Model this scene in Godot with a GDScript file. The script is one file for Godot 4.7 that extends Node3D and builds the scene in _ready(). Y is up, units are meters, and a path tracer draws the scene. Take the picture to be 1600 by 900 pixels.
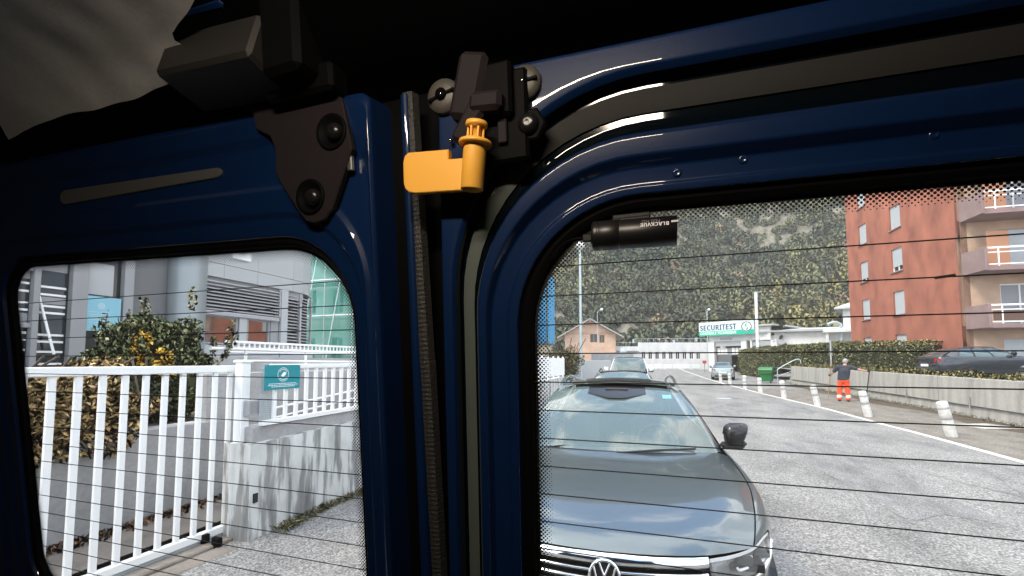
extends Node3D

# ---------------------------------------------------------------- geometry collector
class Geo:
	var st := SurfaceTool.new()
	var ci := Transform3D()
	func _init() -> void:
		st.begin(Mesh.PRIMITIVE_TRIANGLES)
		st.set_smooth_group(-1)
	func flat() -> Geo:
		st.set_smooth_group(-1)
		return self
	func smooth(g := 1) -> Geo:
		st.set_smooth_group(g)
		return self
	func tri(a: Vector3, b: Vector3, c: Vector3) -> void:
		st.add_vertex(ci * a)
		st.add_vertex(ci * b)
		st.add_vertex(ci * c)
	func quad(a: Vector3, b: Vector3, c: Vector3, d: Vector3) -> void:
		tri(a, b, c)
		tri(a, c, d)
	# chamfered box centred at c
	func box(c: Vector3, s: Vector3, bev := 0.0, t := Transform3D()) -> void:
		var h := s * 0.5
		var k := minf(bev, minf(h.x, minf(h.y, h.z)) * 0.95)
		if k <= 0.0:
			var p := []
			for i in 8:
				p.append(t * (c + Vector3(h.x if i & 1 else -h.x, h.y if i & 2 else -h.y, h.z if i & 4 else -h.z)))
			quad(p[4], p[6], p[7], p[5])
			quad(p[1], p[3], p[2], p[0])
			quad(p[5], p[7], p[3], p[1])
			quad(p[0], p[2], p[6], p[4])
			quad(p[6], p[2], p[3], p[7])
			quad(p[0], p[4], p[5], p[1])
			return
		# points: for each corner three points
		var P := func(i: int, ax: int) -> Vector3:
			var sg := Vector3(1 if i & 1 else -1, 1 if i & 2 else -1, 1 if i & 4 else -1)
			var q := Vector3(h.x - k, h.y - k, h.z - k)
			q[ax] += k
			return t * (c + q * sg)
		var faces := [[2, 4, 6, 7, 5], [2, 1, 3, 2, 0], [0, 5, 7, 3, 1], [0, 0, 2, 6, 4], [1, 6, 2, 3, 7], [1, 0, 4, 5, 1]]
		for f in faces:
			quad(P.call(f[1], f[0]), P.call(f[2], f[0]), P.call(f[3], f[0]), P.call(f[4], f[0]))
		for e in [[0, 1, 1, 2], [2, 3, 1, 2], [4, 5, 1, 2], [6, 7, 1, 2], [0, 2, 0, 2], [1, 3, 0, 2], [4, 6, 0, 2], [5, 7, 0, 2], [0, 4, 0, 1], [1, 5, 0, 1], [2, 6, 0, 1], [3, 7, 0, 1]]:
			var a: Vector3 = P.call(e[0], e[2])
			var b: Vector3 = P.call(e[1], e[2])
			var cc: Vector3 = P.call(e[1], e[3])
			var d: Vector3 = P.call(e[0], e[3])
			face_out(t * c, [a, b, cc, d])
		for i in 8:
			face_out(t * c, [P.call(i, 0), P.call(i, 1), P.call(i, 2)])
	func face_out(from: Vector3, p: Array) -> void:
		var n: Vector3 = (p[1] - p[0]).cross(p[2] - p[0])
		var m: Vector3 = (p[0] + p[1] + p[2]) / 3.0 - from
		if n.dot(m) > 0.0:
			p.reverse()
		tri(p[0], p[1], p[2])
		if p.size() == 4:
			tri(p[0], p[2], p[3])
	# rows of equally many points
	func grid(rows: Array, close := false, flip := false) -> void:
		for i in rows.size() - 1:
			var a: Array = rows[i]
			var b: Array = rows[i + 1]
			var n := a.size()
			for j in (n if close else n - 1):
				var k := (j + 1) % n
				if flip:
					quad(a[j], a[k], b[k], b[j])
				else:
					quad(a[j], b[j], b[k], a[k])
	func fan(c: Vector3, ring: Array, flip := false) -> void:
		for j in ring.size():
			var k := (j + 1) % ring.size()
			if flip:
				tri(c, ring[k], ring[j])
			else:
				tri(c, ring[j], ring[k])
	func tube(path: Array, r, sides := 8, caps := true) -> void:
		var rows := []
		var nrm := Vector3.ZERO
		for i in path.size():
			var d: Vector3
			if i == 0:
				d = path[1] - path[0]
			elif i == path.size() - 1:
				d = path[i] - path[i - 1]
			else:
				d = (path[i + 1] - path[i]).normalized() + (path[i] - path[i - 1]).normalized()
			d = d.normalized()
			if nrm == Vector3.ZERO:
				nrm = d.cross(Vector3.UP if absf(d.y) < 0.9 else Vector3.RIGHT).normalized()
			nrm = (nrm - d * nrm.dot(d)).normalized()
			var bi := d.cross(nrm)
			var rad: float = r[i] if r is Array else r
			var ring := []
			for j in sides:
				var a := TAU * j / sides
				ring.append(path[i] + (nrm * cos(a) + bi * sin(a)) * rad)
			rows.append(ring)
		grid(rows, true, false)
		if caps:
			flat()
			fan(path[0], rows[0], false)
			fan(path[-1], rows[-1], true)
			smooth()
	# profile of Vector2(r, y) turned round the y axis of t
	func lathe(prof: Array, t := Transform3D(), n := 20, hard := false) -> void:
		var rows := []
		for p in prof:
			var ring := []
			for j in n:
				var a := TAU * j / n
				ring.append(t * Vector3(p.x * cos(a), p.y, p.x * sin(a)))
			rows.append(ring)
		if hard:
			for i in rows.size() - 1:
				smooth(10 + i)
				grid([rows[i], rows[i + 1]], true, true)
		else:
			grid(rows, true, true)
	static func area(p: PackedVector2Array) -> float:
		var a := 0.0
		for i in p.size():
			a += p[i].cross(p[(i + 1) % p.size()])
		return a
	# outline (x, y) pushed out along z from z0 to z1; convex or not
	func prism(poly: PackedVector2Array, z0: float, z1: float, t := Transform3D(), bev := 0.0) -> void:
		var q := poly.duplicate()
		if area(q) < 0.0:
			q.reverse()
		var inner := q
		if bev > 0.0:
			var o := Geometry2D.offset_polygon(q, -bev, Geometry2D.JOIN_MITER)
			if o.size() == 1 and o[0].size() == q.size():
				inner = o[0]
				if area(inner) < 0.0:
					inner.reverse()
				var best := 0
				for i in inner.size():
					if inner[i].distance_to(q[0]) < inner[best].distance_to(q[0]):
						best = i
				var al := PackedVector2Array()
				for i in inner.size():
					al.append(inner[(best + i) % inner.size()])
				inner = al
			else:
				bev = 0.0
		var idx := Geometry2D.triangulate_polygon(inner)
		for i in range(0, idx.size(), 3):
			var a := inner[idx[i]]
			var b := inner[idx[i + 1]]
			var c := inner[idx[i + 2]]
			if (b - a).cross(c - a) > 0.0:
				var s := b
				b = c
				c = s
			tri(t * Vector3(a.x, a.y, z1), t * Vector3(b.x, b.y, z1), t * Vector3(c.x, c.y, z1))
			tri(t * Vector3(a.x, a.y, z0), t * Vector3(c.x, c.y, z0), t * Vector3(b.x, b.y, z0))
		for i in q.size():
			var a := q[i]
			var b := q[(i + 1) % q.size()]
			quad(t * Vector3(a.x, a.y, z0), t * Vector3(a.x, a.y, z1 - bev), t * Vector3(b.x, b.y, z1 - bev), t * Vector3(b.x, b.y, z0))
			if bev > 0.0:
				var ai := inner[i]
				var bi := inner[(i + 1) % q.size()]
				quad(t * Vector3(a.x, a.y, z1 - bev), t * Vector3(ai.x, ai.y, z1), t * Vector3(bi.x, bi.y, z1), t * Vector3(b.x, b.y, z1 - bev))
	func mesh() -> ArrayMesh:
		st.index()
		st.generate_normals()
		return st.commit()


# ---------------------------------------------------------------- naming and tagging
var used := {}
func numbered(called: String) -> String:
	var n: int = used.get(called, 0)
	used[called] = n + 1
	return called if n == 0 else "%s_%03d" % [called, n]

func thing(called: String, label: String, category: String, at := Vector3.ZERO, turn := 0.0, group := "") -> Node3D:
	var o := Node3D.new()
	o.name = numbered(called)
	add_child(o)
	o.position = at
	o.rotation.y = turn
	return tag(o, label, category, group)

func tag(o: Node3D, label: String, category: String, group := "") -> Node3D:
	o.set_meta("label", label)
	o.set_meta("category", category)
	if group:
		o.set_meta("group", group)
	return o

func part(parent: Node, called: String, m, material: Material, at := Vector3.ZERO, turn := Vector3.ZERO) -> MeshInstance3D:
	var o := MeshInstance3D.new()
	o.name = called
	o.mesh = m.mesh() if m is Geo else m
	o.material_override = material
	o.position = at
	o.rotation = turn
	parent.add_child(o, true)
	return o

func single(called: String, m, material: Material, label: String, category: String, at := Vector3.ZERO, turn := 0.0, group := "") -> MeshInstance3D:
	var o := MeshInstance3D.new()
	o.name = numbered(called)
	o.mesh = m.mesh() if m is Geo else m
	o.material_override = material
	add_child(o)
	o.position = at
	o.rotation.y = turn
	tag(o, label, category, group)
	return o

func struct(called: String, m, material: Material) -> MeshInstance3D:
	var o := MeshInstance3D.new()
	o.name = numbered(called)
	o.mesh = m.mesh() if m is Geo else m
	o.material_override = material
	o.set_meta("kind", "structure")
	add_child(o)
	return o

func stuff(o: Node) -> Node:
	o.set_meta("kind", "stuff")
	return o

func copy(o: Node3D, at: Vector3, turn: float, label := "") -> Node3D:
	var c: Node3D = o.duplicate()
	c.name = numbered(o.name)
	add_child(c)
	c.position = at
	c.rotation.y = turn
	if label:
		c.set_meta("label", label)
	return c

var boxes := {}
func bx(s: Vector3, bev := 0.0) -> ArrayMesh:
	var key := [s, bev]
	if not boxes.has(key):
		var g := Geo.new()
		g.box(Vector3.ZERO, s, bev)
		boxes[key] = g.mesh()
	return boxes[key]

var rods := {}
func rod(r: float, h: float, n := 10) -> ArrayMesh:   # upright, foot at the origin
	var key := [r, h, n]
	if not rods.has(key):
		var g := Geo.new()
		g.smooth()
		g.tube([Vector3.ZERO, Vector3(0, h, 0)], r, n)
		rods[key] = g.mesh()
	return rods[key]

func tubes(paths: Array, r, sides := 8) -> ArrayMesh:
	var g := Geo.new()
	g.smooth()
	for p in paths:
		g.tube(p, r, sides)
	return g.mesh()

func cmr(p: Array, per := 6) -> Array:   # Catmull-Rom through points
	var out := []
	for i in p.size() - 1:
		var a = p[maxi(i - 1, 0)]
		var d = p[mini(i + 2, p.size() - 1)]
		for k in per:
			out.append(p[i].cubic_interpolate(p[i + 1], a, d, float(k) / per))
	out.append(p[-1])
	return out

# ---------------------------------------------------------------- materials
var M := {}
func lin(r: float, g: float, b: float) -> Color:
	return Color(r, g, b).linear_to_srgb()

func mat(name: String, c: Color, rough := 0.7, metal := 0.0) -> StandardMaterial3D:
	var m := StandardMaterial3D.new()
	m.resource_name = name
	m.albedo_color = Color(c.r, c.g, c.b).linear_to_srgb()
	m.roughness = rough
	m.metallic = metal
	M[name] = m
	return m

func noise(freq: float, kind := FastNoiseLite.TYPE_SIMPLEX_SMOOTH, oct := 4, sd := 1, gain := 0.5) -> FastNoiseLite:
	var n := FastNoiseLite.new()
	n.noise_type = kind
	n.frequency = freq
	n.fractal_octaves = oct
	n.fractal_gain = gain
	n.seed = sd
	if kind == FastNoiseLite.TYPE_CELLULAR:
		n.cellular_return_type = FastNoiseLite.RETURN_CELL_VALUE
		n.fractal_type = FastNoiseLite.FRACTAL_NONE
	return n

func ramp(stops: Array) -> Gradient:   # [offset, linear grey or Color]
	var g := Gradient.new()
	var off := PackedFloat32Array()
	var col := PackedColorArray()
	for s in stops:
		off.append(s[0])
		var c: Color = s[1] if s[1] is Color else Color(s[1], s[1], s[1])
		col.append(Color(c.r, c.g, c.b).linear_to_srgb())
	g.offsets = off
	g.colors = col
	return g

func tex(n: FastNoiseLite, g: Gradient, size := 512, stretch := Vector2i.ONE) -> NoiseTexture2D:
	var t := NoiseTexture2D.new()
	t.width = size * stretch.x
	t.height = size * stretch.y
	t.seamless = true
	t.noise = n
	t.color_ramp = g
	return t

func triplanar(m: StandardMaterial3D, t: Texture2D, s: Vector3, detail: Texture2D = null, s2 := Vector3.ONE) -> StandardMaterial3D:
	m.albedo_texture = t
	m.uv1_triplanar = true
	m.uv1_world_triplanar = true
	m.uv1_scale = s
	if detail:
		m.detail_enabled = true
		m.detail_albedo = detail
		m.detail_blend_mode = BaseMaterial3D.BLEND_MODE_MUL
		m.detail_uv_layer = BaseMaterial3D.DETAIL_UV_2
		m.uv2_triplanar = true
		m.uv2_world_triplanar = true
		m.uv2_scale = s2
	return m

func relief(m: StandardMaterial3D, t: Texture2D, cm: float) -> StandardMaterial3D:
	m.heightmap_enabled = true
	m.heightmap_texture = t
	m.heightmap_scale = cm
	return m

func glass(name: String, a := 0.06, tint := Color(1, 1, 1)) -> StandardMaterial3D:
	var m := StandardMaterial3D.new()
	m.resource_name = name
	m.albedo_color = Color(tint.r, tint.g, tint.b, a)
	m.transparency = BaseMaterial3D.TRANSPARENCY_ALPHA
	m.roughness = 0.02
	M[name] = m
	return m


# ---------------------------------------------------------------- the scene
func _ready() -> void:
	# camera: a phone held at eye height inside the van, looking out of the rear doors
	var cam := Camera3D.new()
	cam.name = "camera"
	cam.projection = Camera3D.PROJECTION_FRUSTUM
	cam.near = 0.02
	cam.far = 2000.0
	cam.size = 900.0 / 690.0 * cam.near
	cam.frustum_offset = Vector2(0.0, 72.0 / 690.0 * cam.near)
	cam.position = Vector3(0, 1.75, 0)
	cam.rotation = Vector3(atan(43.0 / 690.0), deg_to_rad(18.7), 0)
	add_child(cam)
	cam.make_current()

	var env := Environment.new()
	env.background_mode = Environment.BG_SKY
	env.tonemap_mode = Environment.TONE_MAPPER_LINEAR
	env.tonemap_exposure = 2.6
	env.fog_enabled = true
	env.fog_density = 0.0008
	env.fog_light_color = Color(0.86, 0.88, 0.86)
	env.sdfgi_enabled = true
	env.ssao_enabled = true
	env.ssil_enabled = true
	env.sky = Sky.new()
	env.sky.sky_material = cloudy_sky()
	env.background_energy_multiplier = 1.5
	var we := WorldEnvironment.new()
	we.name = "world"
	we.environment = env
	add_child(we)

	var sun := DirectionalLight3D.new()
	sun.name = "sun"
	sun.light_energy = 0.62
	sun.light_color = Color(1.0, 0.95, 0.87)
	sun.light_angular_distance = 12.0
	sun.shadow_enabled = true
	sun.look_at_from_position(Vector3(-0.62, 1.0, 0.55), Vector3.ZERO)
	add_child(sun)

	materials()
	ground()
	hillside()
	van()
	left_side()
	right_side()
	far_street()
	cars()
	people()

func cloudy_sky() -> PanoramaSkyMaterial:
	var w := 1024
	var h := 512
	var im := Image.create(w, h, false, Image.FORMAT_RGBF)
	var n := noise(1.5, FastNoiseLite.TYPE_SIMPLEX_SMOOTH, 5, 11, 0.52)
	var n2 := noise(4.5, FastNoiseLite.TYPE_SIMPLEX_SMOOTH, 3, 5)
	for y in h:
		var el := PI * (0.5 - (y + 0.5) / h)
		for x in w:
			var c: Color
			if el < 0.0:
				c = Color(0.42, 0.42, 0.40)
			else:
				var az := TAU * (x + 0.5) / w
				var d := Vector3(cos(el) * cos(az), sin(el), cos(el) * sin(az))
				var p := Vector3(d.x, 0.0, d.z) / (d.y + 0.28)
				var k := n.get_noise_3d(p.x, p.y, p.z)
				var cover := smoothstep(-0.24, 0.06, k)
				var dens := smoothstep(-0.02, 0.5, k + 0.18 * n2.get_noise_3d(p.x, 1.0, p.z))
				var blue := Color(0.16, 0.31, 0.62).lerp(Color(0.50, 0.62, 0.80), pow(1.0 - d.y, 3.0))
				var cl := Color(1.35, 1.34, 1.32).lerp(Color(0.50, 0.54, 0.59), dens * 0.95)
				c = blue.lerp(cl, cover)
			im.set_pixel(x, y, c)
	var m := PanoramaSkyMaterial.new()
	m.panorama = ImageTexture.create_from_image(im)
	return m

func materials() -> void:
	var blotch := tex(noise(0.008, FastNoiseLite.TYPE_SIMPLEX_SMOOTH, 5, 3), ramp([[0.0, 0.52], [0.5, 0.84], [1.0, 1.0]]), 512)
	var fine := tex(noise(0.05, FastNoiseLite.TYPE_SIMPLEX_SMOOTH, 4, 8, 0.7), ramp([[0.0, 0.75], [0.5, 0.9], [1.0, 1.0]]), 512)
	var stone := tex(noise(0.12, FastNoiseLite.TYPE_CELLULAR, 1, 4), ramp([[0.0, 0.30], [0.35, 0.52], [0.7, 0.72], [0.9, 1.0], [1.0, 1.0]]), 1024)
	var streak := tex(noise(0.012, FastNoiseLite.TYPE_SIMPLEX_SMOOTH, 5, 21, 0.6), ramp([[0.0, 0.26], [0.40, 0.46], [0.55, 0.90], [1.0, 1.0]]), 512)
	var soft := tex(noise(0.012, FastNoiseLite.TYPE_SIMPLEX_SMOOTH, 4, 33), ramp([[0.0, 0.74], [1.0, 1.0]]), 256)
	var bump := tex(noise(0.10, FastNoiseLite.TYPE_SIMPLEX_SMOOTH, 4, 9, 0.7), ramp([[0.0, 0.0], [1.0, 1.0]]), 512)
	var peel := tex(noise(0.06, FastNoiseLite.TYPE_SIMPLEX_SMOOTH, 3, 14, 0.5), ramp([[0.0, 0.0], [1.0, 1.0]]), 512)
	# road and ground
	relief(triplanar(mat("asphalt", Color(0.40, 0.39, 0.37), 0.92), stone, Vector3(0.55, 0.55, 0.55), blotch, Vector3(0.16, 0.16, 0.09)), bump, 0.6)
	relief(triplanar(mat("pavement", Color(0.34, 0.305, 0.255), 0.95), stone, Vector3(0.7, 0.7, 0.7), blotch, Vector3(0.3, 0.3, 0.2)), bump, 0.6)
	relief(triplanar(mat("slab", Color(0.27, 0.235, 0.20), 0.95), fine, Vector3(0.8, 0.8, 0.8), blotch, Vector3(0.4, 0.4, 0.4)), bump, 0.4)
	triplanar(mat("soil", Color(0.12, 0.09, 0.06), 1.0), fine, Vector3(1, 1, 1), blotch, Vector3(0.4, 0.4, 0.4))
	triplanar(mat("line_paint", Color(0.80, 0.78, 0.72), 0.8), blotch, Vector3(0.8, 0.8, 0.8), fine, Vector3(0.6, 0.6, 0.6))
	mat("crack", Color(0.17, 0.17, 0.165), 0.85)
	# walls
	relief(triplanar(mat("stained_concrete", Color(0.72, 0.735, 0.715), 0.92), streak, Vector3(0.75, 0.11, 0.75), blotch, Vector3(0.45, 0.3, 0.45)), bump, 0.5)
	relief(triplanar(mat("concrete", Color(0.52, 0.50, 0.455), 0.92), blotch, Vector3(0.5, 0.10, 0.5), fine, Vector3(0.5, 0.5, 0.5)), bump, 0.5)
	triplanar(mat("grey_render", Color(0.42, 0.42, 0.42), 0.9), soft, Vector3(0.5, 0.3, 0.5), fine, Vector3(0.5, 0.5, 0.5))
	relief(triplanar(mat("red_plaster", Color(0.47, 0.165, 0.105), 0.93), soft, Vector3(0.22, 0.12, 0.22), blotch, Vector3(0.14, 0.07, 0.14)), bump, 0.8)
	triplanar(mat("cream_plaster", Color(0.56, 0.385, 0.275), 0.93), soft, Vector3(0.3, 0.3, 0.3))
	triplanar(mat("peach_plaster", Color(0.74, 0.50, 0.36), 0.93), soft, Vector3(0.3, 0.3, 0.3))
	triplanar(mat("mauve_plaster", Color(0.30, 0.205, 0.195), 0.93), soft, Vector3(0.3, 0.3, 0.3))
	triplanar(mat("white_plaster", Color(0.78, 0.78, 0.76), 0.9), soft, Vector3(0.3, 0.15, 0.3))
	mat("white_paint", Color(0.80, 0.81, 0.80), 0.45)
	triplanar(mat("bollard_paint", Color(0.70, 0.69, 0.65), 0.8), blotch, Vector3(1.5, 1.5, 1.5))
	mat("panel_grey", Color(0.36, 0.375, 0.38), 0.5)
	mat("panel_light", Color(0.38, 0.39, 0.40), 0.5)
	mat("column_metal", Color(0.27, 0.30, 0.31), 0.4, 0.3)
	mat("frame_grey", Color(0.26, 0.265, 0.27), 0.55)
	mat("louver", Color(0.36, 0.36, 0.375), 0.45, 0.2)
	mat("dark_void", Color(0.010, 0.011, 0.012), 0.8)
	mat("dark_window", Color(0.035, 0.04, 0.045), 0.06)
	mat("mirror_window", Color(0.42, 0.42, 0.43), 0.03, 1.0)
	mat("shutter", Color(0.50, 0.53, 0.55), 0.6)
	mat("curtain", Color(0.30, 0.31, 0.33), 0.9)
	mat("galvanised", Color(0.46, 0.52, 0.54), 0.45, 0.4)
	mat("steel", Color(0.42, 0.42, 0.42), 0.3, 0.9)
	mat("roof_grey", Color(0.20, 0.22, 0.24), 0.8)
	mat("roof_light", Color(0.42, 0.43, 0.42), 0.8)
	mat("teal_sign", Color(0.005, 0.23, 0.27), 0.5)
	mat("pale_blue", Color(0.20, 0.43, 0.52), 0.5)
	mat("green_print", Color(0.0, 0.42, 0.26), 0.5)
	mat("navy_print", Color(0.02, 0.05, 0.12), 0.5)
	mat("print_white", Color(0.82, 0.83, 0.82), 0.6)
	var net := mat("green_net", Color(0.08, 0.40, 0.34), 0.9)
	net.transparency = BaseMaterial3D.TRANSPARENCY_ALPHA
	net.albedo_color.a = 0.5
	net.backlight_enabled = true
	net.backlight = Color(0.5, 0.8, 0.7)
	mat("blue_net", Color(0.05, 0.28, 0.50), 0.9)
	mat("bin_green", Color(0.010, 0.14, 0.035), 0.45)
	mat("red_paint", Color(0.45, 0.02, 0.02), 0.5)
	mat("wood", Color(0.30, 0.20, 0.11), 0.8)
	# van
	var blue := mat("van_paint", Color(0.0026, 0.0140, 0.055), 0.40)
	blue.metallic_specular = 0.25
	blue.clearcoat_enabled = true
	blue.clearcoat = 1.0
	blue.clearcoat_roughness = 0.03
	relief(blue, peel, 0.005)
	blue.uv1_triplanar = true
	blue.uv1_scale = Vector3(7, 7, 7)
	var teal := mat("van_paint_shaded", Color(0.0008, 0.0025, 0.0045), 0.6)  # groove colour darkened to paint the shade on its steep walls
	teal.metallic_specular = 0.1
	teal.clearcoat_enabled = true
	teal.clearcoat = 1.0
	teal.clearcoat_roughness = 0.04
	mat("black_plastic", Color(0.003, 0.003, 0.0033), 0.5).metallic_specular = 0.12
	triplanar(mat("plate_plastic", Color(0.018, 0.0145, 0.0165), 0.6), fine, Vector3(4, 4, 4)).metallic_specular = 0.2
	mat("washer", Color(0.055, 0.05, 0.043), 0.5)
	mat("black_steel", Color(0.02, 0.02, 0.02), 0.25, 0.6)
	relief(mat("rubber", Color(0.022, 0.021, 0.02), 0.6), bump, 0.15)
	M.rubber.uv1_triplanar = true
	M.rubber.uv1_scale = Vector3(6, 6, 6)
	mat("headliner", Color(0.0012, 0.0012, 0.0014), 0.95).specular_mode = BaseMaterial3D.SPECULAR_DISABLED
	mat("van_lining", Color(0.02, 0.02, 0.02), 0.9)
	triplanar(mat("grey_reflection", Color(0.32, 0.32, 0.315), 0.95), fine, Vector3(6, 6, 6), soft, Vector3(5, 5, 5))
	M.grey_reflection.rim_enabled = true
	M.grey_reflection.rim = 0.3
	mat("groove_reflection", Color(0.05, 0.05, 0.049), 0.9)
	mat("green_reflection", Color(0.075, 0.09, 0.082), 0.35)
	mat("yellow_plastic", Color(0.80, 0.40, 0.055), 0.42)
	mat("frit", Color(0.004, 0.004, 0.004), 0.5)
	mat("wire", Color(0.012, 0.009, 0.008), 0.5)
	mat("cam_black", Color(0.008, 0.008, 0.0085), 0.38)
	mat("cam_print", Color(0.75, 0.72, 0.78), 0.6)
	mat("cam_print_grey", Color(0.22, 0.21, 0.22), 0.6)
	glass("van_glass", 0.03)
	# cars
	carpaint("paint_slate", Color(0.088, 0.115, 0.128), 0.75)
	carpaint("paint_silver", Color(0.30, 0.36, 0.36), 0.5)
	carpaint("paint_white", Color(0.72, 0.73, 0.72), 0.0)
	carpaint("paint_navy", Color(0.02, 0.05, 0.10), 0.3)
	carpaint("paint_dark", Color(0.022, 0.026, 0.034), 0.4)
	mat("chrome", Color(0.80, 0.81, 0.81), 0.08, 1.0)
	mat("car_black", Color(0.008, 0.008, 0.009), 0.25)
	mat("car_trim", Color(0.02, 0.02, 0.021), 0.6)
	mat("car_interior", Color(0.03, 0.03, 0.031), 0.85)
	mat("car_seat", Color(0.05, 0.05, 0.052), 0.85)
	mat("lamp_inner", Color(0.30, 0.31, 0.31), 0.25, 0.6)
	mat("lamp_bar", Color(0.82, 0.83, 0.82), 0.3)
	mat("tyre", Color(0.018, 0.018, 0.018), 0.9)
	mat("rim_metal", Color(0.45, 0.45, 0.46), 0.3, 0.8)
	mat("tail_red", Color(0.30, 0.012, 0.012), 0.15)
	mat("plate_white", Color(0.75, 0.75, 0.73), 0.5)
	mat("sticker", Color(0.15, 0.62, 0.48), 0.5)
	var wg := glass("wind_glass", 0.36, Color(0.50, 0.58, 0.57))  # pale tint and alpha paint a sky reflection over the glass
	wg.roughness = 0.01
	var rg := glass("lens_glass", 0.05)
	rg.roughness = 0.02
	mat("car_glass", Color(0.10, 0.14, 0.15), 0.03, 0.6)
	# cloth, skin
	mat("skin", Color(0.48, 0.27, 0.19), 0.6)
	mat("grey_hair", Color(0.32, 0.31, 0.30), 0.8)
	mat("navy_cloth", Color(0.030, 0.036, 0.052), 0.9)
	mat("orange_cloth", Color(0.80, 0.085, 0.022), 0.85)
	mat("reflective_band", Color(0.70, 0.68, 0.62), 0.5)
	mat("boot", Color(0.02, 0.018, 0.016), 0.7)
	# plants: vertex colours carry the tones of single leaves
	for k in [["leaf", 0.55], ["dry_leaf", 0.75], ["hill_leaf", 0.9], ["grass", 0.8]]:
		var m := mat(k[0], Color(1, 1, 1), k[1])
		m.vertex_color_use_as_albedo = true
		m.backlight_enabled = true
		m.backlight = Color(0.3, 0.32, 0.2)
	mat("bark", Color(0.10, 0.08, 0.06), 0.95)
	triplanar(mat("hill_soil", Color(0.29, 0.265, 0.20), 1.0), tex(noise(0.02, FastNoiseLite.TYPE_SIMPLEX_SMOOTH, 5, 40, 0.6), ramp([[0.0, 0.25], [0.42, 0.55], [0.6, 0.9], [1.0, 1.0]]), 512), Vector3(0.035, 0.035, 0.035), blotch, Vector3(0.11, 0.11, 0.11))

func carpaint(name: String, c: Color, metal: float) -> void:
	var m := mat(name, c, 0.35, metal)
	m.clearcoat_enabled = true
	m.clearcoat = 1.0
	m.clearcoat_roughness = 0.02

# ---------------------------------------------------------------- ground
func gh(z: float) -> float:
	return 0.013 * maxf(0.0, -z - 15.0)

var edge := [[40.0, 5.9], [-10.0, 5.88], [-13.7, 5.85], [-19.0, 5.52], [-25.0, 4.75], [-33.0, 3.95], [-40.0, 3.5], [-60.0, 2.6], [-95.0, 1.8]]
func edge_x(z: float) -> float:
	for i in edge.size() - 1:
		if z <= edge[i][0] and z >= edge[i + 1][0]:
			var t: float = (z - edge[i][0]) / (edge[i + 1][0] - edge[i][0])
			return lerpf(edge[i][1], edge[i + 1][1], t)
	return edge[-1][1]

func strip(z0: float, z1: float, step: float, xa: Callable, xb: Callable, lift: float) -> Geo:
	var g := Geo.new()
	g.smooth()
	var rows := []
	var n := int(ceil((z0 - z1) / step))
	for i in n + 1:
		var z := lerpf(z0, z1, float(i) / n)
		var y := gh(z) + lift
		rows.append([Vector3(xa.call(z), y, z), Vector3(xb.call(z), y, z)])
	g.grid(rows)
	return g

func ground() -> void:
	struct("ground", strip(400, -900, 5, func(_z): return -900.0, func(_z): return 900.0, -0.008), M.asphalt)
	var road := struct("road", strip(40, -95, 1.5, func(_z): return -3.9, edge_x, 0.0), M.asphalt)
	struct("pavement", strip(20, -29, 1.5, func(z): return edge_x(z) + 0.18, func(_z): return 9.2, -0.002), M.pavement)
	var ln := strip(20, -95, 1.0, func(z): return edge_x(z) - 0.02, func(z): return edge_x(z) + 0.14, 0.004)
	struct("road_line", ln, M.line_paint)
	# tar seams and cracks in the road
	var r := RandomNumberGenerator.new()
	r.seed = 7
	for c in [[1.6, -3.5, 3.9, -14.0], [3.2, -4.0, 5.0, -9.5], [0.8, -12.0, 3.2, -22.0], [4.6, -7.0, 2.4, -12.6], [2.2, -20.0, 1.2, -40.0], [4.2, -14.5, 4.0, -26.0]]:
		var g := Geo.new()
		var rows := []
		for i in 25:
			var t := i / 24.0
			var p := Vector3(lerpf(c[0], c[2], t) + r.randf_range(-0.05, 0.05), 0, lerpf(c[1], c[3], t))
			p.y = gh(p.z) + 0.004
			var w := r.randf_range(0.003, 0.011)
			rows.append([p + Vector3(-w, 0, 0), p + Vector3(w, 0, 0)])
		g.grid(rows)
		part(road, "crack", g, M.crack)
	mat("repair_asphalt", Color(0.35, 0.345, 0.335), 0.92)
	triplanar(M.repair_asphalt, M.asphalt.albedo_texture, Vector3(0.8, 0.8, 0.8), M.asphalt.detail_albedo, Vector3(0.5, 0.5, 0.2))
	for c in [[2.9, -8.6, 0.55, 2.4, 0.06], [1.9, -15.5, 0.4, 4.0, -0.04], [4.6, -20.0, 0.35, 3.0, 0.05]]:
		var g := Geo.new()
		var ring := []
		for i in 28:
			var a := TAU * i / 28
			var k := 1.0 + 0.10 * sin(a * 5.0 + c[0]) + r.randf_range(-0.05, 0.05)
			var q := Vector3(pow(absf(cos(a)), 0.4) * signf(cos(a)) * c[2] * k, 0.0, pow(absf(sin(a)), 0.4) * signf(sin(a)) * c[3] * k).rotated(Vector3.UP, c[4]) + Vector3(c[0], 0, c[1])
			ring.append(Vector3(q.x, gh(q.z) + 0.003, q.z))
		g.fan(Vector3(c[0], gh(c[1]) + 0.003, c[1]), ring, true)
		part(road, "repair_patch", g, M.repair_asphalt)
	var mh := Geo.new()
	mh.smooth()
	mh.lathe([Vector2(0.0, 0.006), Vector2(0.32, 0.006), Vector2(0.325, 0.0)], Transform3D(Basis(), Vector3(2.6, gh(-22.0) + 0.004, -22.0)), 24, true)
	part(road, "manhole_cover", mh, M.galvanised)

func hill_h(x: float, z: float) -> float:
	var d := -z - 92.0 - 0.22 * x
	if d <= 0.0:
		return 0.9
	var k := minf(d / 60.0, 1.0)
	return 0.9 + d * lerpf(0.45, 0.80, k) + hn.get_noise_2d(x, z) * 16.0 * k + hn.get_noise_2d(x * 4.0 + 300.0, z * 4.0) * 4.0 * k

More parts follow.
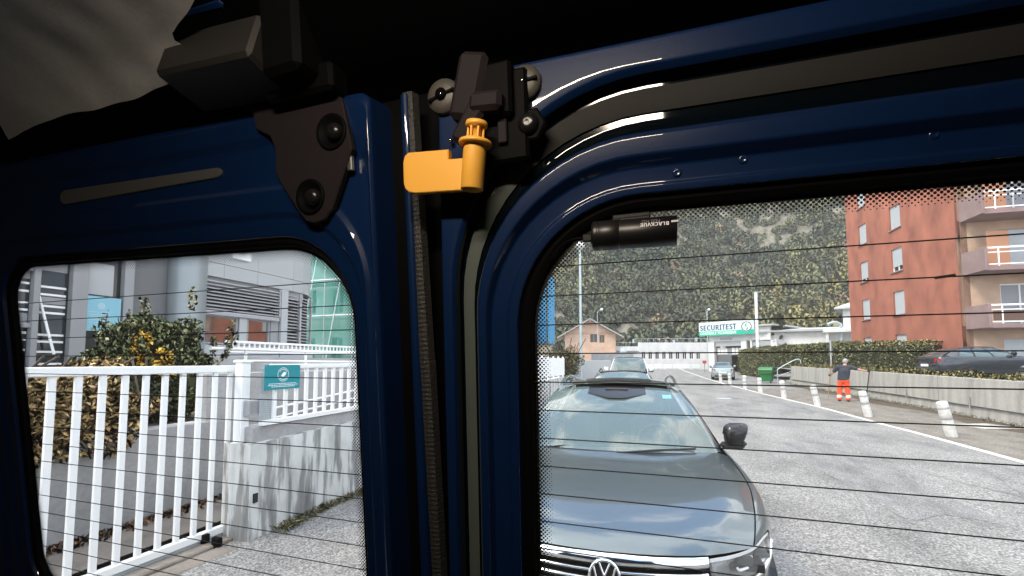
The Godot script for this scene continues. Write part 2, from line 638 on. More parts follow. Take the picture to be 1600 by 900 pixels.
var hn := noise(0.008, FastNoiseLite.TYPE_SIMPLEX_SMOOTH, 4, 70)
func hillside() -> void:
	var g := Geo.new()
	g.smooth()
	var rows := []
	for i in 61:
		var z := lerpf(-88.0, -520.0, i / 60.0)
		var row := []
		for j in 91:
			var x := lerpf(-260.0, 420.0, j / 90.0)
			row.append(Vector3(x, hill_h(x, z), z))
		rows.append(row)
	g.grid(rows)
	struct("hillside", g, M.hill_soil)
	# the wood on it, too dense to count
	var r := RandomNumberGenerator.new()
	r.seed = 99
	var dens := noise(0.030, FastNoiseLite.TYPE_SIMPLEX_SMOOTH, 5, 17, 0.65)
	var tone := noise(0.012, FastNoiseLite.TYPE_SIMPLEX_SMOOTH, 2, 27)
	var crown := leaf_cloud(5, 300, func(rr: RandomNumberGenerator):
		var v := ball(rr)
		return Vector3(v.x * 0.5, 0.42 + v.y * 0.5, v.z * 0.5) * rr.randf_range(0.8, 1.0), 0.17, [Color(1, 1, 1), Color(0.90, 0.91, 0.9), Color(1.10, 1.09, 1.04)], 0.8, Vector3(0, 0.30, 0), 0.0, 0.93)
	var spots := []
	var cols := []
	for i in 42000:
		var z := -92.0 - 330.0 * r.randf()
		var x := r.randf_range(-190.0, 300.0)
		var bare := dens.get_noise_2d(x, z) + 0.16 * clampf((x - 30.0) / 120.0, -1.0, 1.0) + 0.10 * clampf((-z - 160.0) / 160.0, -1.0, 1.0)
		if bare > 0.10 and r.randf() > 0.9:
			continue
		if -z - 92.0 - 0.22 * x < 1.0:
			continue
		var s := r.randf_range(2.2, 4.8) * (r.randf_range(0.3, 0.8) if bare > 0.10 else 1.0)
		var b := Basis(Vector3.UP, r.randf() * TAU).scaled(Vector3(s, s * r.randf_range(0.85, 1.35), s))
		spots.append(Transform3D(b, Vector3(x, hill_h(x, z) - 0.1 * s, z)))
		var t := tone.get_noise_2d(x, z) + r.randf_range(-0.35, 0.35)
		var c := Color(0.096, 0.104, 0.052)
		if t > 0.28:
			c = Color(0.200, 0.175, 0.062)
		elif t > 0.05:
			c = Color(0.145, 0.146, 0.066)
		elif t < -0.3:
			c = Color(0.068, 0.080, 0.050)
		if r.randf() < 0.05:
			c = Color(0.168, 0.126, 0.078)
		cols.append(c * r.randf_range(0.95, 1.75))
	multi("hillside_wood", crown, M.hill_leaf, spots, cols)

func multi(called: String, m: Mesh, material: Material, spots: Array, cols: Array, parent: Node = self) -> MultiMeshInstance3D:
	var mm := MultiMesh.new()
	mm.transform_format = MultiMesh.TRANSFORM_3D
	mm.use_colors = cols.size() > 0
	mm.mesh = m
	mm.instance_count = spots.size()
	for i in spots.size():
		mm.set_instance_transform(i, spots[i])
		if cols.size():
			mm.set_instance_color(i, cols[i])
	var o := MultiMeshInstance3D.new()
	o.name = numbered(called) if parent == self else called
	o.multimesh = mm
	o.material_override = material
	o.set_meta("kind", "stuff")
	parent.add_child(o, true)
	return o

func ball(r: RandomNumberGenerator) -> Vector3:
	var v := Vector3(r.randfn(), r.randfn(), r.randfn())
	return v.normalized()

# many small leaves; where(r) gives a leaf's place, tones are linear colours, lift mixes the outward direction into the normals
func leaf_cloud(sd: int, n: int, where: Callable, size: float, tones: Array, slim := 0.5, centre := Vector3(0, 0.4, 0), droop := 0.0, puffy := 0.0) -> ArrayMesh:
	var r := RandomNumberGenerator.new()
	r.seed = sd
	var V := PackedVector3Array()
	var N := PackedVector3Array()
	var C := PackedColorArray()
	var I := PackedInt32Array()
	for i in n:
		var p: Vector3 = where.call(r)
		var out := (p - centre).normalized()
		var dir := (ball(r) + out * 0.8 + Vector3(0, 0.3 - droop, 0)).normalized()
		var side := dir.cross(ball(r)).normalized()
		var nn := side.cross(dir).normalized()
		if nn.dot(out + Vector3(0, 0.6, 0)) < 0.0:
			nn = -nn
		nn = nn.lerp((out + Vector3(0, 0.15, 0)).normalized(), puffy).normalized()
		var s := size * r.randf_range(0.7, 1.35)
		var c: Color = tones[r.randi() % tones.size()]
		c = c * (r.randf_range(0.93, 1.07) if puffy > 0.0 else r.randf_range(0.8, 1.2))
		c.a = 1.0
		var b := V.size()
		V.append(p - dir * s * 0.5)
		V.append(p + side * s * slim * 0.5 + nn * s * 0.06)
		V.append(p + dir * s * 0.5)
		V.append(p - side * s * slim * 0.5 + nn * s * 0.06)
		for k in 4:
			N.append(nn)
			C.append(c)
		I.append_array([b, b + 1, b + 2, b, b + 2, b + 3])
	var a := []
	a.resize(Mesh.ARRAY_MAX)
	a[Mesh.ARRAY_VERTEX] = V
	a[Mesh.ARRAY_NORMAL] = N
	a[Mesh.ARRAY_COLOR] = C
	a[Mesh.ARRAY_INDEX] = I
	var m := ArrayMesh.new()
	m.add_surface_from_arrays(Mesh.PRIMITIVE_TRIANGLES, a)
	return m

# ---------------------------------------------------------------- the van we sit in
# closed loop round a four-cornered opening (bottom left, top left, top right, bottom right), moved outwards by offs (left, top, right, bottom)
func loop(poly: Array, offs: Array, rads: Array, z: float, n := 14) -> Array:
	var c := []
	for i in 4:
		var a0: Vector2 = poly[(i + 3) % 4]
		var a1: Vector2 = poly[i]
		var b1: Vector2 = poly[(i + 1) % 4]
		var d0 := (a1 - a0).normalized()
		var d1 := (b1 - a1).normalized()
		var n0 := Vector2(-d0.y, d0.x)
		var n1 := Vector2(-d1.y, d1.x)
		c.append(Geometry2D.line_intersects_line(a1 + n0 * offs[(i + 3) % 4], d0, a1 + n1 * offs[i], d1))
	var out := []
	for i in 4:
		var p: Vector2 = c[i]
		var u: Vector2 = (c[(i + 3) % 4] - p).normalized()
		var v: Vector2 = (c[(i + 1) % 4] - p).normalized()
		var phi := u.angle_to(v)
		var half := absf(phi) * 0.5
		var r: float = rads[i]
		var m: Vector2 = p + (u + v).normalized() * r / sin(half)
		var s: Vector2 = p + u * r / tan(half) - m
		var e: Vector2 = p + v * r / tan(half) - m
		var sweep := s.angle_to(e)
		for k in n + 1:
			var q := m + s.rotated(sweep * k / n)
			out.append(Vector3(q.x, q.y, z))
	return out

# keys: [left, top, right, bottom, z, corner radii]; rounds each crease of the profile
func frame_rows(poly: Array, keys: Array) -> Array:
	var fine := []
	for i in keys.size():
		var k: Array = keys[i]
		if i > 0 and i < keys.size() - 1:
			fine.append(mixkey(k, keys[i - 1], 0.12))
			fine.append(mixkey(k, mixkey(keys[i - 1], keys[i + 1], 0.5), 0.035))
			fine.append(mixkey(k, keys[i + 1], 0.12))
		else:
			fine.append(k)
	var rows := []
	for k in fine:
		rows.append(loop(poly, k.slice(0, 4), k[5], k[4]))
	return rows

func mixkey(a: Array, b: Array, t: float) -> Array:
	var o := []
	for i in 5:
		o.append(lerpf(a[i], b[i], t))
	var r := []
	for i in 4:
		r.append(lerpf(a[5][i], b[5][i], t))
	o.append(r)
	return o

func window_in_door(door: Node3D, poly: Array, rads: Array, tops: float, called: String) -> void:
	var ring := loop(poly, [0.004, 0.004, 0.004, 0.004], rads, -0.0125)
	var g := Geo.new()
	var mid := Vector3.ZERO
	for p in ring:
		mid += p / ring.size()
	g.fan(mid, ring)
	part(door, "window_pane", g, M.van_glass)
	# frit: solid rim, then dots that shrink inwards
	var f := Geo.new()
	f.grid([loop(poly, [-0.0022, -0.0022, -0.0022, -0.0022], rads, -0.0119), loop(poly, [0.004, 0.004, 0.004, 0.004], rads, -0.0119)], true)
	var inside := PackedVector2Array()
	for p in loop(poly, [0.0, 0.0, 0.0, 0.0], rads, 0.0, 8):
		inside.append(Vector2(p.x, p.y))
	var lo := inside[0]
	var hi := inside[0]
	for p in inside:
		lo = lo.min(p)
		hi = hi.max(p)
	var pitch := 0.0041
	var rown := 0
	var y := lo.y
	while y < hi.y:
		var x := lo.x + (pitch * 0.5 if rown % 2 else 0.0)
		while x < hi.x:
			var q := Vector2(x, y)
			x += pitch
			if q.x > lo.x + 0.07 and q.x < hi.x - 0.07 and q.y > lo.y + 0.05 and q.y < hi.y - 0.05:
				continue
			if not Geometry2D.is_point_in_polygon(q, inside):
				continue
			var d := 1.0
			for i in inside.size():
				d = minf(d, q.distance_to(Geometry2D.get_closest_point_to_segment(q, inside[i], inside[(i + 1) % inside.size()])))
			if d > 0.0155:
				continue
			var r := lerpf(0.0018, 0.0004, d / 0.0155)
			var dots := []
			for k in 6:
				dots.append(Vector3(q.x + r * sin(TAU * k / 6), q.y + r * cos(TAU * k / 6), -0.0119))
			f.fan(Vector3(q.x, q.y, -0.0119), dots, false)
		y += pitch * 0.5
		rown += 1
	stuff(part(door, "frit_dots", f, M.frit))
	# heating wires
	var wy := tops
	while wy > lo.y + 0.01:
		var xs := []
		for i in inside.size():
			var a := inside[i]
			var b := inside[(i + 1) % inside.size()]
			if (a.y - wy) * (b.y - wy) < 0.0:
				xs.append(lerpf(a.x, b.x, (wy - a.y) / (b.y - a.y)))
		if xs.size() == 2:
			part(door, "heating_wire", tubes([[Vector3(minf(xs[0], xs[1]), wy, -0.0108), Vector3(maxf(xs[0], xs[1]), wy, -0.0108)]], 0.0006, 5), M.wire)
		wy -= 0.0286

const FACE := Basis(Vector3(1, 0, 0), Vector3(0, 0, 1), Vector3(0, -1, 0))   # a lathe's axis towards the cabin

func disc(prof: Array, at: Vector3, n := 24, hard := false) -> Geo:
	var g := Geo.new()
	g.smooth()
	g.lathe(prof, Transform3D(FACE, at), n, hard)
	return g

func bolt_head(parent: Node, called: String, at: Vector3, r: float, material: Material) -> MeshInstance3D:
	var b := part(parent, called, disc([Vector2(r, 0.0), Vector2(r, 0.003), Vector2(r * 0.93, 0.0052), Vector2(r * 0.6, 0.0075), Vector2(r * 0.25, 0.0084), Vector2(0.0, 0.0085)], at), material)
	return b

func limb(parent: Node3D, called: String, label: String, t: Transform3D) -> Node3D:
	var o := Node3D.new()
	o.name = called
	parent.add_child(o, true)
	o.transform = t
	o.set_meta("label", label)
	return o

func van() -> void:
	var lean := Transform3D(Basis(Vector3.RIGHT, deg_to_rad(6.0)), Vector3(0, 1.75, -0.42))
	# ---- right rear door
	var vb := thing("van", "dark blue van seen from inside, its two windowed rear doors shut", "van")
	var rd := limb(vb, "rear_door", "dark blue right rear door with the yellow release handle", lean)
	var rp := [Vector2(-0.1275, -0.40), Vector2(-0.1185, 0.1405), Vector2(0.56, 0.128), Vector2(0.56, -0.40)]
	var R := func(x: float) -> Array: return [0.05, 0.108 + x, 0.09 + x, 0.05]
	var keys := [
		[0.014, 0.0107, 0.014, 0.014, -0.008, R.call(0.010)],
		[0.0155, 0.013, 0.016, 0.016, 0.0, R.call(0.012)],
		[0.024, 0.019, 0.02, 0.02, 0.0005, R.call(0.017)],
		[0.0265, 0.0215, 0.022, 0.022, -0.0025, R.call(0.019)],
		[0.043, 0.036, 0.04, 0.04, -0.0015, R.call(0.032)],
		[0.0460, 0.0440, 0.05, 0.05, 0.0085, R.call(0.036)],
		[0.0535, 0.061, 0.06, 0.06, 0.0085, R.call(0.046)],
		[0.0575, 0.066, 0.07, 0.07, 0.002, R.call(0.052)],
	]
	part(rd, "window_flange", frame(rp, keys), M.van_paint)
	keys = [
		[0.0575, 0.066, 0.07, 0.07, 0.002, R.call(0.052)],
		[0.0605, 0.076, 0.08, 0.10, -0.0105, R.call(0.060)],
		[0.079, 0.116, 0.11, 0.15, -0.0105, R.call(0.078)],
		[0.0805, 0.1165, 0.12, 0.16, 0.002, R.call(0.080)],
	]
	part(rd, "panel_channel", frame(rp, keys), M.van_paint_shaded)
	keys = [
		[0.0805, 0.1165, 0.12, 0.16, 0.002, R.call(0.080)],
		[0.083, 0.121, 0.13, 0.17, 0.0075, R.call(0.082)],
		[0.0925, 0.143, 0.14, 0.8, 0.0075, [0.02, 0.03, 0.05, 0.02]],
		[0.0945, 0.1465, 0.145, 0.81, 0.002, [0.02, 0.03, 0.05, 0.02]],
		[0.0955, 0.148, 0.15, 0.82, -0.03, [0.02, 0.03, 0.05, 0.02]],
	]
	part(rd, "door_panel", frame(rp, keys), M.van_paint)
	var gk := [[0.0, 0.0, 0.0, 0.0, -0.0125, R.call(0.0)], [0.002, 0.002, 0.002, 0.002, -0.006, R.call(0.001)], [0.009, 0.007, 0.009, 0.009, -0.003, R.call(0.006)], [0.0145, 0.0112, 0.0145, 0.0145, -0.007, R.call(0.010)]]
	part(rd, "window_gasket", frame(rp, gk), M.black_plastic)
	# grey-green strip painting a reflection into the channel
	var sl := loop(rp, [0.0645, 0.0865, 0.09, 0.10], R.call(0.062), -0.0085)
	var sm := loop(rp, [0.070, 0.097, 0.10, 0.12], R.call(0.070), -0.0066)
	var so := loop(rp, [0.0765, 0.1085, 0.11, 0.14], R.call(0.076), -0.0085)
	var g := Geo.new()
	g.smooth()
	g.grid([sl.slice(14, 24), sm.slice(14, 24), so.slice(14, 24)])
	part(rd, "green_reflection_strip", g, M.green_reflection)
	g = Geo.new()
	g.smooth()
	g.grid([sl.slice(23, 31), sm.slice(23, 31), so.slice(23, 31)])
	part(rd, "reflection_strip", g, mat("dull_reflection", Color(0.006, 0.006, 0.0059), 0.8))  # grey-brown reflection along the top, painted as a strip
	for q in [[-0.0357, 0.1555], [0.016, 0.166], [0.068, 0.170], [0.196, 0.170]]:
		part(rd, "weld_spot", disc([Vector2(0.0040, -0.001), Vector2(0.0032, 0.0002), Vector2(0.0024, 0.0004), Vector2(0.0014, 0.0000), Vector2(0.0, -0.0003)], Vector3(q[0], q[1], -0.001 if q[1] < 0.2 else 0.009), 14), M.van_paint)
	part(rd, "wire_splice", bx(Vector3(0.013, 0.0022, 0.0018), 0.0005), M.washer, Vector3(0.207, 0.0644, -0.0108), Vector3(0, 0, 0.12))
	window_in_door(rd, rp, R.call(0.0), 0.0927, "right")
	# latch on the right door
	part(rd, "latch_body", latch_shape(), M.plate_plastic)
	g = Geo.new()
	g.box(Vector3(-0.135, 0.233, 0.012), Vector3(0.045, 0.085, 0.014), 0.003)
	g.box(Vector3(-0.150, 0.255, 0.018), Vector3(0.05, 0.05, 0.02), 0.003)
	part(rd, "base_plate", g, M.black_plastic)
	g = Geo.new()
	g.box(Vector3(-0.1365, 0.218, 0.0215), Vector3(0.009, 0.022, 0.004), 0.001)
	part(rd, "catch_plate", g, M.plate_plastic)
	part(rd, "latch_pin", disc([Vector2(0.0022, 0.0), Vector2(0.0022, 0.006), Vector2(0.0, 0.0065)], Vector3(-0.194, 0.2215, 0.009), 8), M.chrome)
	for s in [[-0.2015, 0.267, 0.0175, 0.25], [-0.1175, 0.2635, 0.0168, 0.12]]:
		bolt_head(rd, "round_bolt", Vector3(s[0], s[1], 0.008), s[2], M.washer)
		g = Geo.new()
		g.box(Vector3.ZERO, Vector3(s[2] * 1.7, s[2] * 0.18, 0.003), 0.0005, Transform3D(Basis(Vector3.BACK, s[3]), Vector3(s[0], s[1] - 0.001, 0.016)))
		part(rd, "slot", g, M.black_plastic)
		part(rd, "socket", disc([Vector2(s[2] * 0.34, 0.0), Vector2(s[2] * 0.34, 0.001), Vector2(0.0, 0.0011)], Vector3(s[0], s[1], 0.0166), 14), M.black_plastic)
		var pin := Geo.new()
		pin.smooth()
		pin.lathe([Vector2(0.0, -0.002), Vector2(0.0017, -0.001), Vector2(0.002, 0.0), Vector2(0.0017, 0.001), Vector2(0.0, 0.002)], Transform3D(Basis(), Vector3(s[0] + 0.0008, s[1] - 0.001, 0.0178)), 10)
		part(rd, "socket_pin", pin, M.chrome)
	part(rd, "hex_nut", disc([Vector2(0.0165, 0.0), Vector2(0.0165, 0.007), Vector2(0.0145, 0.0085), Vector2(0.010, 0.0085)], Vector3(-0.1125, 0.2225, 0.008), 6, true), M.black_plastic)
	part(rd, "nut_dome", disc([Vector2(0.0105, 0.006), Vector2(0.0095, 0.0115), Vector2(0.006, 0.0145), Vector2(0.002, 0.0152), Vector2(0.0, 0.0140)], Vector3(-0.1125, 0.2225, 0.008), 20), M.black_steel)
	# the yellow handle
	g = Geo.new()
	g.prism(PackedVector2Array([Vector2(-0.2352, 0.178), Vector2(-0.2348, 0.199), Vector2(-0.2328, 0.2045), Vector2(-0.2285, 0.2070), Vector2(-0.1857, 0.2037), Vector2(-0.1859, 0.1945), Vector2(-0.163, 0.193), Vector2(-0.163, 0.1635), Vector2(-0.2235, 0.1675), Vector2(-0.2295, 0.1692), Vector2(-0.2335, 0.1728)]), 0.030, 0.037, Transform3D(), 0.0008)
	var hd := part(rd, "release_handle", g, M.yellow_plastic)
	hd.set_meta("label", "yellow plastic release handle with a flat paddle")
	var ax := Transform3D(Basis(Vector3.BACK, deg_to_rad(-7.0)), Vector3(-0.1625, 0.1625, 0.0385))
	g = Geo.new()
	g.smooth()
	g.lathe([Vector2(0.0, -0.0015), Vector2(0.007, -0.001), Vector2(0.0075, 0.0), Vector2(0.0100, 0.0002), Vector2(0.0104, 0.001), Vector2(0.0106, 0.041)], ax, 28)
	part(rd, "handle_barrel", g, M.yellow_plastic)
	g = Geo.new()
	g.smooth()
	g.lathe([Vector2(0.009, 0.0395), Vector2(0.0148, 0.040), Vector2(0.0153, 0.0415), Vector2(0.0148, 0.0435), Vector2(0.008, 0.044)], ax, 28)
	part(rd, "handle_collar", g, M.yellow_plastic)
	g = Geo.new()
	g.smooth()
	g.lathe([Vector2(0.0055, 0.042), Vector2(0.0055, 0.056), Vector2(0.0098, 0.0562), Vector2(0.0102, 0.058), Vector2(0.0098, 0.0605), Vector2(0.0, 0.061)], ax, 24)
	for k in 7:
		var a := TAU * k / 7
		g.flat()
		g.box(Vector3(cos(a) * 0.0072, 0.0495, sin(a) * 0.0072), Vector3(0.002, 0.013, 0.002), 0.0004, ax)
	part(rd, "handle_stem", g, M.yellow_plastic)

	# ---- left rear door
	var ld := limb(vb, "rear_door", "dark blue left rear door with dark bracket plate and painted grey reflection", lean)
	var lp := [Vector2(-0.978, -0.37), Vector2(-1.003, 0.1545), Vector2(-0.3352, 0.1355), Vector2(-0.3345, -0.37)]
	var L := func(x: float) -> Array: return [0.06 + x, 0.055 + x, 0.098 + x, 0.06 + x]
	keys = [
		[0.012, 0.010, 0.0055, 0.01, -0.006, L.call(0.008)],
		[0.014, 0.013, 0.008, 0.012, 0.0, L.call(0.010)],
		[0.03, 0.034, 0.020, 0.03, 0.0005, L.call(0.018)],
		[0.036, 0.040, 0.0225, 0.036, 0.0045, L.call(0.020)],
		[0.045, 0.066, 0.0275, 0.045, 0.0055, L.call(0.026)],
		[0.048, 0.072, 0.0315, 0.050, 0.002, L.call(0.028)],
		[0.06, 0.120, 0.0345, 0.10, 0.0015, [0.04, 0.04, 0.06, 0.04]],
		[0.065, 0.128, 0.0375, 0.11, 0.0065, [0.03, 0.03, 0.04, 0.03]],
		[0.07, 0.150, 0.0415, 0.80, 0.0095, [0.02, 0.02, 0.015, 0.02]],
		[0.14, 0.158, 0.0445, 0.81, 0.006, [0.02, 0.02, 0.015, 0.02]],
		[0.15, 0.162, 0.0460, 0.82, -0.03, [0.02, 0.02, 0.015, 0.02]],
	]
	part(ld, "door_panel", frame(lp, keys), M.van_paint)
	gk = [[0.0, 0.0, 0.0, 0.0, -0.0125, L.call(0.0)], [0.002, 0.002, 0.0015, 0.002, -0.006, L.call(0.001)], [0.008, 0.006, 0.0035, 0.006, -0.003, L.call(0.005)], [0.0125, 0.0105, 0.006, 0.0105, -0.005, L.call(0.008)]]
	part(ld, "window_gasket", frame(lp, gk), M.black_plastic)
	window_in_door(ld, lp, L.call(0.0), 0.0934, "left")
	# reflection in the groove above the window, painted as a grey strip
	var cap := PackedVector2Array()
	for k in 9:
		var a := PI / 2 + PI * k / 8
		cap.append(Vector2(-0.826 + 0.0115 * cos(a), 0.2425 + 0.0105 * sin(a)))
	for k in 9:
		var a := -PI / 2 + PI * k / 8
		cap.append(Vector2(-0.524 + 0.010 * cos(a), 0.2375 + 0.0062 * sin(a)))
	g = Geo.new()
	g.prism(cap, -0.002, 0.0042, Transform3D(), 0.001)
	part(ld, "reflection_strip", g, M.groove_reflection)
	# upright flange of the left door, black channel and ribbed rubber seal
	g = Geo.new()
	g.smooth()
	var rows := []
	for k in 9:
		var a := PI * k / 8
		var x := -0.0063 * cos(a)
		var z := 0.0085 * sin(a) - 0.004
		rows.append([Vector3(-0.2496 + x, -1.2, z), Vector3(-0.2512 + x, -0.093, z), Vector3(-0.2512 + x, 0.113, z), Vector3(-0.2520 + x, 0.282, z)])
	g.grid(rows, false, true)
	part(ld, "edge_flange", g, M.van_paint)
	g = Geo.new()
	g.box(Vector3(-0.25, -0.4, -0.040), Vector3(0.13, 1.75, 0.02))
	part(ld, "dark_channel", g, M.black_plastic)
	g = Geo.new()
	rows = []
	for i in 420:
		var t := lerpf(-0.75, 0.285, i / 419.0)
		var x := -0.2378 - 0.0255 * (t + 0.09) * 1.0
		if t < 0.0:
			x = -0.2378 - 0.017 * (t + 0.09)
		var rib := 0.0005 if i % 2 else 0.0
		rows.append([Vector3(x - 0.0078, t, -0.008), Vector3(x - 0.0066, t, 0.001 + rib * 0.5), Vector3(x - 0.001, t, 0.0015 + rib), Vector3(x + 0.0045, t, 0.0008 + rib * 0.7), Vector3(x + 0.0072, t, -0.008)])
	g.grid(rows)
	part(ld, "rubber_seal", g, M.rubber)
	# bracket plate with two bolts, and the latch housing above it
	g = Geo.new()
	g.prism(PackedVector2Array([Vector2(-0.4495, 0.300), Vector2(-0.3423, 0.312), Vector2(-0.322, 0.287), Vector2(-0.312, 0.232), Vector2(-0.342, 0.170), Vector2(-0.352, 0.1600), Vector2(-0.366, 0.1570), Vector2(-0.3785, 0.1605), Vector2(-0.388, 0.172), Vector2(-0.412, 0.207), Vector2(-0.4190, 0.222), Vector2(-0.4175, 0.248), Vector2(-0.424, 0.2625), Vector2(-0.4445, 0.274)]), 0.006, 0.0135, Transform3D(), 0.0015)
	part(ld, "bracket_plate", g, M.plate_plastic)
	for q in [Vector2(-0.3365, 0.2533), Vector2(-0.3695, 0.187)]:
		part(ld, "bolt_recess", disc([Vector2(0.0195, 0.0), Vector2(0.0195, 0.0018), Vector2(0.017, 0.0026), Vector2(0.015, 0.0006), Vector2(0.0, 0.0004)], Vector3(q.x, q.y, 0.0135), 28), M.black_plastic)
		part(ld, "bolt", disc([Vector2(0.0095, 0.0), Vector2(0.0095, 0.004), Vector2(0.0075, 0.0072), Vector2(0.004, 0.0086), Vector2(0.0018, 0.0088), Vector2(0.0, 0.0072)], Vector3(q.x + 0.006, q.y - 0.002, 0.014), 20), M.black_steel)
	g = Geo.new()
	g.box(Vector3(-0.318, 0.228, 0.008), Vector3(0.006, 0.036, 0.006), 0.001)
	part(ld, "striker_edge", g, M.steel)
	var tilt := Transform3D(Basis(Vector3.BACK, deg_to_rad(-3.0)) * Basis(Vector3.RIGHT, deg_to_rad(-18.0)), Vector3(-0.447, 0.332, 0.04))
	g = Geo.new()
	g.box(Vector3.ZERO, Vector3(0.135, 0.052, 0.06), 0.004, tilt)
	part(ld, "latch_housing", g, mat("housing_plastic", Color(0.013, 0.012, 0.0115), 0.55))
	g = Geo.new()
	g.box(Vector3(-0.36, 0.345, 0.03), Vector3(0.05, 0.09, 0.06), 0.006)
	g.box(Vector3(-0.365, 0.305, 0.016), Vector3(0.09, 0.03, 0.03), 0.004)
	part(ld, "latch_arm", g, M.black_plastic)
	g = Geo.new()
	g.box(Vector3.ZERO, Vector3(0.20, 0.014, 0.010), 0.003, Transform3D(Basis(Vector3.BACK, deg_to_rad(-4.0)), Vector3(-0.525, 0.392, 0.06)))
	g.box(Vector3.ZERO, Vector3(0.10, 0.008, 0.008), 0.003, Transform3D(Basis(Vector3.BACK, deg_to_rad(-32.0)), Vector3(-0.555, 0.348, 0.05)))
	part(ld, "reflection_bars", g, M.van_paint)  # dark bars standing in for blue reflections across the header

	# ---- camera on the right pane
	dashcam(lean)
	# ---- body of the van round us
	g = Geo.new()
	rows = []
	g.smooth()
	for q in [[-0.50, 2.03], [-0.43, 2.036], [-0.405, 2.05], [-0.385, 2.055], [-0.365, 2.062], [-0.345, 2.082], [-0.32, 2.115], [-0.28, 2.145], [-0.22, 2.158], [-0.15, 2.162]]:
		rows.append([Vector3(0.66, q[1], q[0]), Vector3(-1.2, q[1] + 0.012, q[0])])
	g.grid(rows)
	part(vb, "rear_header", g, M.headliner)
	part(vb, "roof", bx(Vector3(1.9, 0.06, 2.0)), M.headliner, Vector3(-0.27, 2.193, 0.72))
	part(vb, "floor", bx(Vector3(1.9, 0.06, 2.4)), M.van_lining, Vector3(-0.27, 0.52, 0.7))
	g = Geo.new()
	g.box(Vector3(-1.19, 1.43, 0.58), Vector3(0.06, 1.78, 2.04))
	part(vb, "side_wall", g, M.van_lining)
	g = Geo.new()
	g.box(Vector3(0.65, 1.43, 0.55), Vector3(0.06, 1.78, 2.1))
	part(vb, "side_wall", g, M.van_lining)
	g = Geo.new()
	g.box(Vector3(-0.27, 1.35, 1.62), Vector3(1.78, 1.66, 0.06))
	part(vb, "added_bulkhead", g, M.van_lining)  # unseen, added to keep windscreen sky light off the door paint
	g = Geo.new()
	g.box(Vector3(-1.205, 1.43, -0.453), Vector3(0.12, 1.78, 0.02))
	g.box(Vector3(0.70, 1.43, -0.47), Vector3(0.10, 1.78, 0.08))
	g.box(Vector3(-0.27, 0.56, -0.50), Vector3(1.9, 0.10, 0.10))
	part(vb, "rear_posts", g, M.headliner)
	# grey reflection on the header, built as a wavy sheet
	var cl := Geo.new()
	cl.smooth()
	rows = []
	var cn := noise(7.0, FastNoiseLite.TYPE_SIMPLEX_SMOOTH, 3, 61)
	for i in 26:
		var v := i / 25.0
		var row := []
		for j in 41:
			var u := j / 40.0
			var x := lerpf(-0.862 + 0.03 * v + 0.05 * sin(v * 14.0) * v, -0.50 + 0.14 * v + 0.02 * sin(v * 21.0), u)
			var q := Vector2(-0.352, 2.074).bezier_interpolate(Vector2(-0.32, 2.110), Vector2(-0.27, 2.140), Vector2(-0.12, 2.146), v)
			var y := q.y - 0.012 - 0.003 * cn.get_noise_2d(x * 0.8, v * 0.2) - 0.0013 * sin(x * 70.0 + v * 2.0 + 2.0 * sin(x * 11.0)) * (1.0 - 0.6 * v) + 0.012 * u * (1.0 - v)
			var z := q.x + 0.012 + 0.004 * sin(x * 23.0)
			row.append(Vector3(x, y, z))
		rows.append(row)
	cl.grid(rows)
	single("grey_reflection", cl, M.grey_reflection, "grey sheet painting a reflection along the black header above the left door", "reflection")
	# the lit lamp whose reflections streak the paint
	var lamp := thing("ceiling_lamp", "small lit ceiling lamp on the black van roof", "lamp", Vector3(-0.14, 2.16, 0.05))
	part(lamp, "lamp_housing", bx(Vector3(0.36, 0.02, 0.06), 0.004), M.black_plastic, Vector3(0, -0.012, 0), Vector3(deg_to_rad(45.0), 0, 0))
	var em := mat("lamp_glow", Color(0.9, 0.88, 0.82), 0.4)
	em.emission_enabled = true
	em.emission = Color(1.0, 0.93, 0.84)
	em.emission_energy_multiplier = 6.0
	part(lamp, "lamp_diffuser", bx(Vector3(0.30, 0.006, 0.028), 0.002), em, Vector3(0, -0.0225, -0.0105), Vector3(deg_to_rad(45.0), 0, 0))
	var om := AreaLight3D.new()
	om.name = "lamp_light"
	om.light_color = Color(1.0, 0.93, 0.84)
	om.light_energy = 0.11
	om.area_size = Vector2(0.30, 0.028)
	om.area_range = 6.0
	om.area_attenuation = 2.0
	om.shadow_enabled = true
	om.position = Vector3(0, -0.028, -0.016)
	om.rotation = Vector3(deg_to_rad(-45.0), 0, 0)
	lamp.add_child(om)

func frame(poly: Array, keys: Array) -> Geo:
	var g := Geo.new()
	g.smooth()
	g.grid(frame_rows(poly, keys), true)
	return g

func latch_shape() -> Geo:
	var g := Geo.new()
	var t := Transform3D(Basis(Vector3.BACK, deg_to_rad(-14.0)), Vector3(-0.1665, 0.262, 0.018))
	g.box(Vector3.ZERO, Vector3(0.030, 0.062, 0.03), 0.005, t)
	t = Transform3D(Basis(Vector3.BACK, deg_to_rad(-34.0)), Vector3(-0.1645, 0.2285, 0.021))
	g.box(Vector3.ZERO, Vector3(0.020, 0.046, 0.030), 0.004, t)
	t = Transform3D(Basis(Vector3.BACK, deg_to_rad(-5.0)), Vector3(-0.1475, 0.242, 0.024))
	g.box(Vector3.ZERO, Vector3(0.032, 0.018, 0.03), 0.004, t)
	return g

func text(s: String, size: float, depth := 0.001, bold := false) -> TextMesh:
	var t := TextMesh.new()
	t.text = s
	var f := SystemFont.new()
	f.font_names = PackedStringArray(["Droid Sans"])
	if bold:
		f.font_weight = 700
	t.font = f
	t.font_size = 48
	t.pixel_size = size / 48.0 / 0.72
	t.depth = depth
	t.curve_step = 2.0
	return t

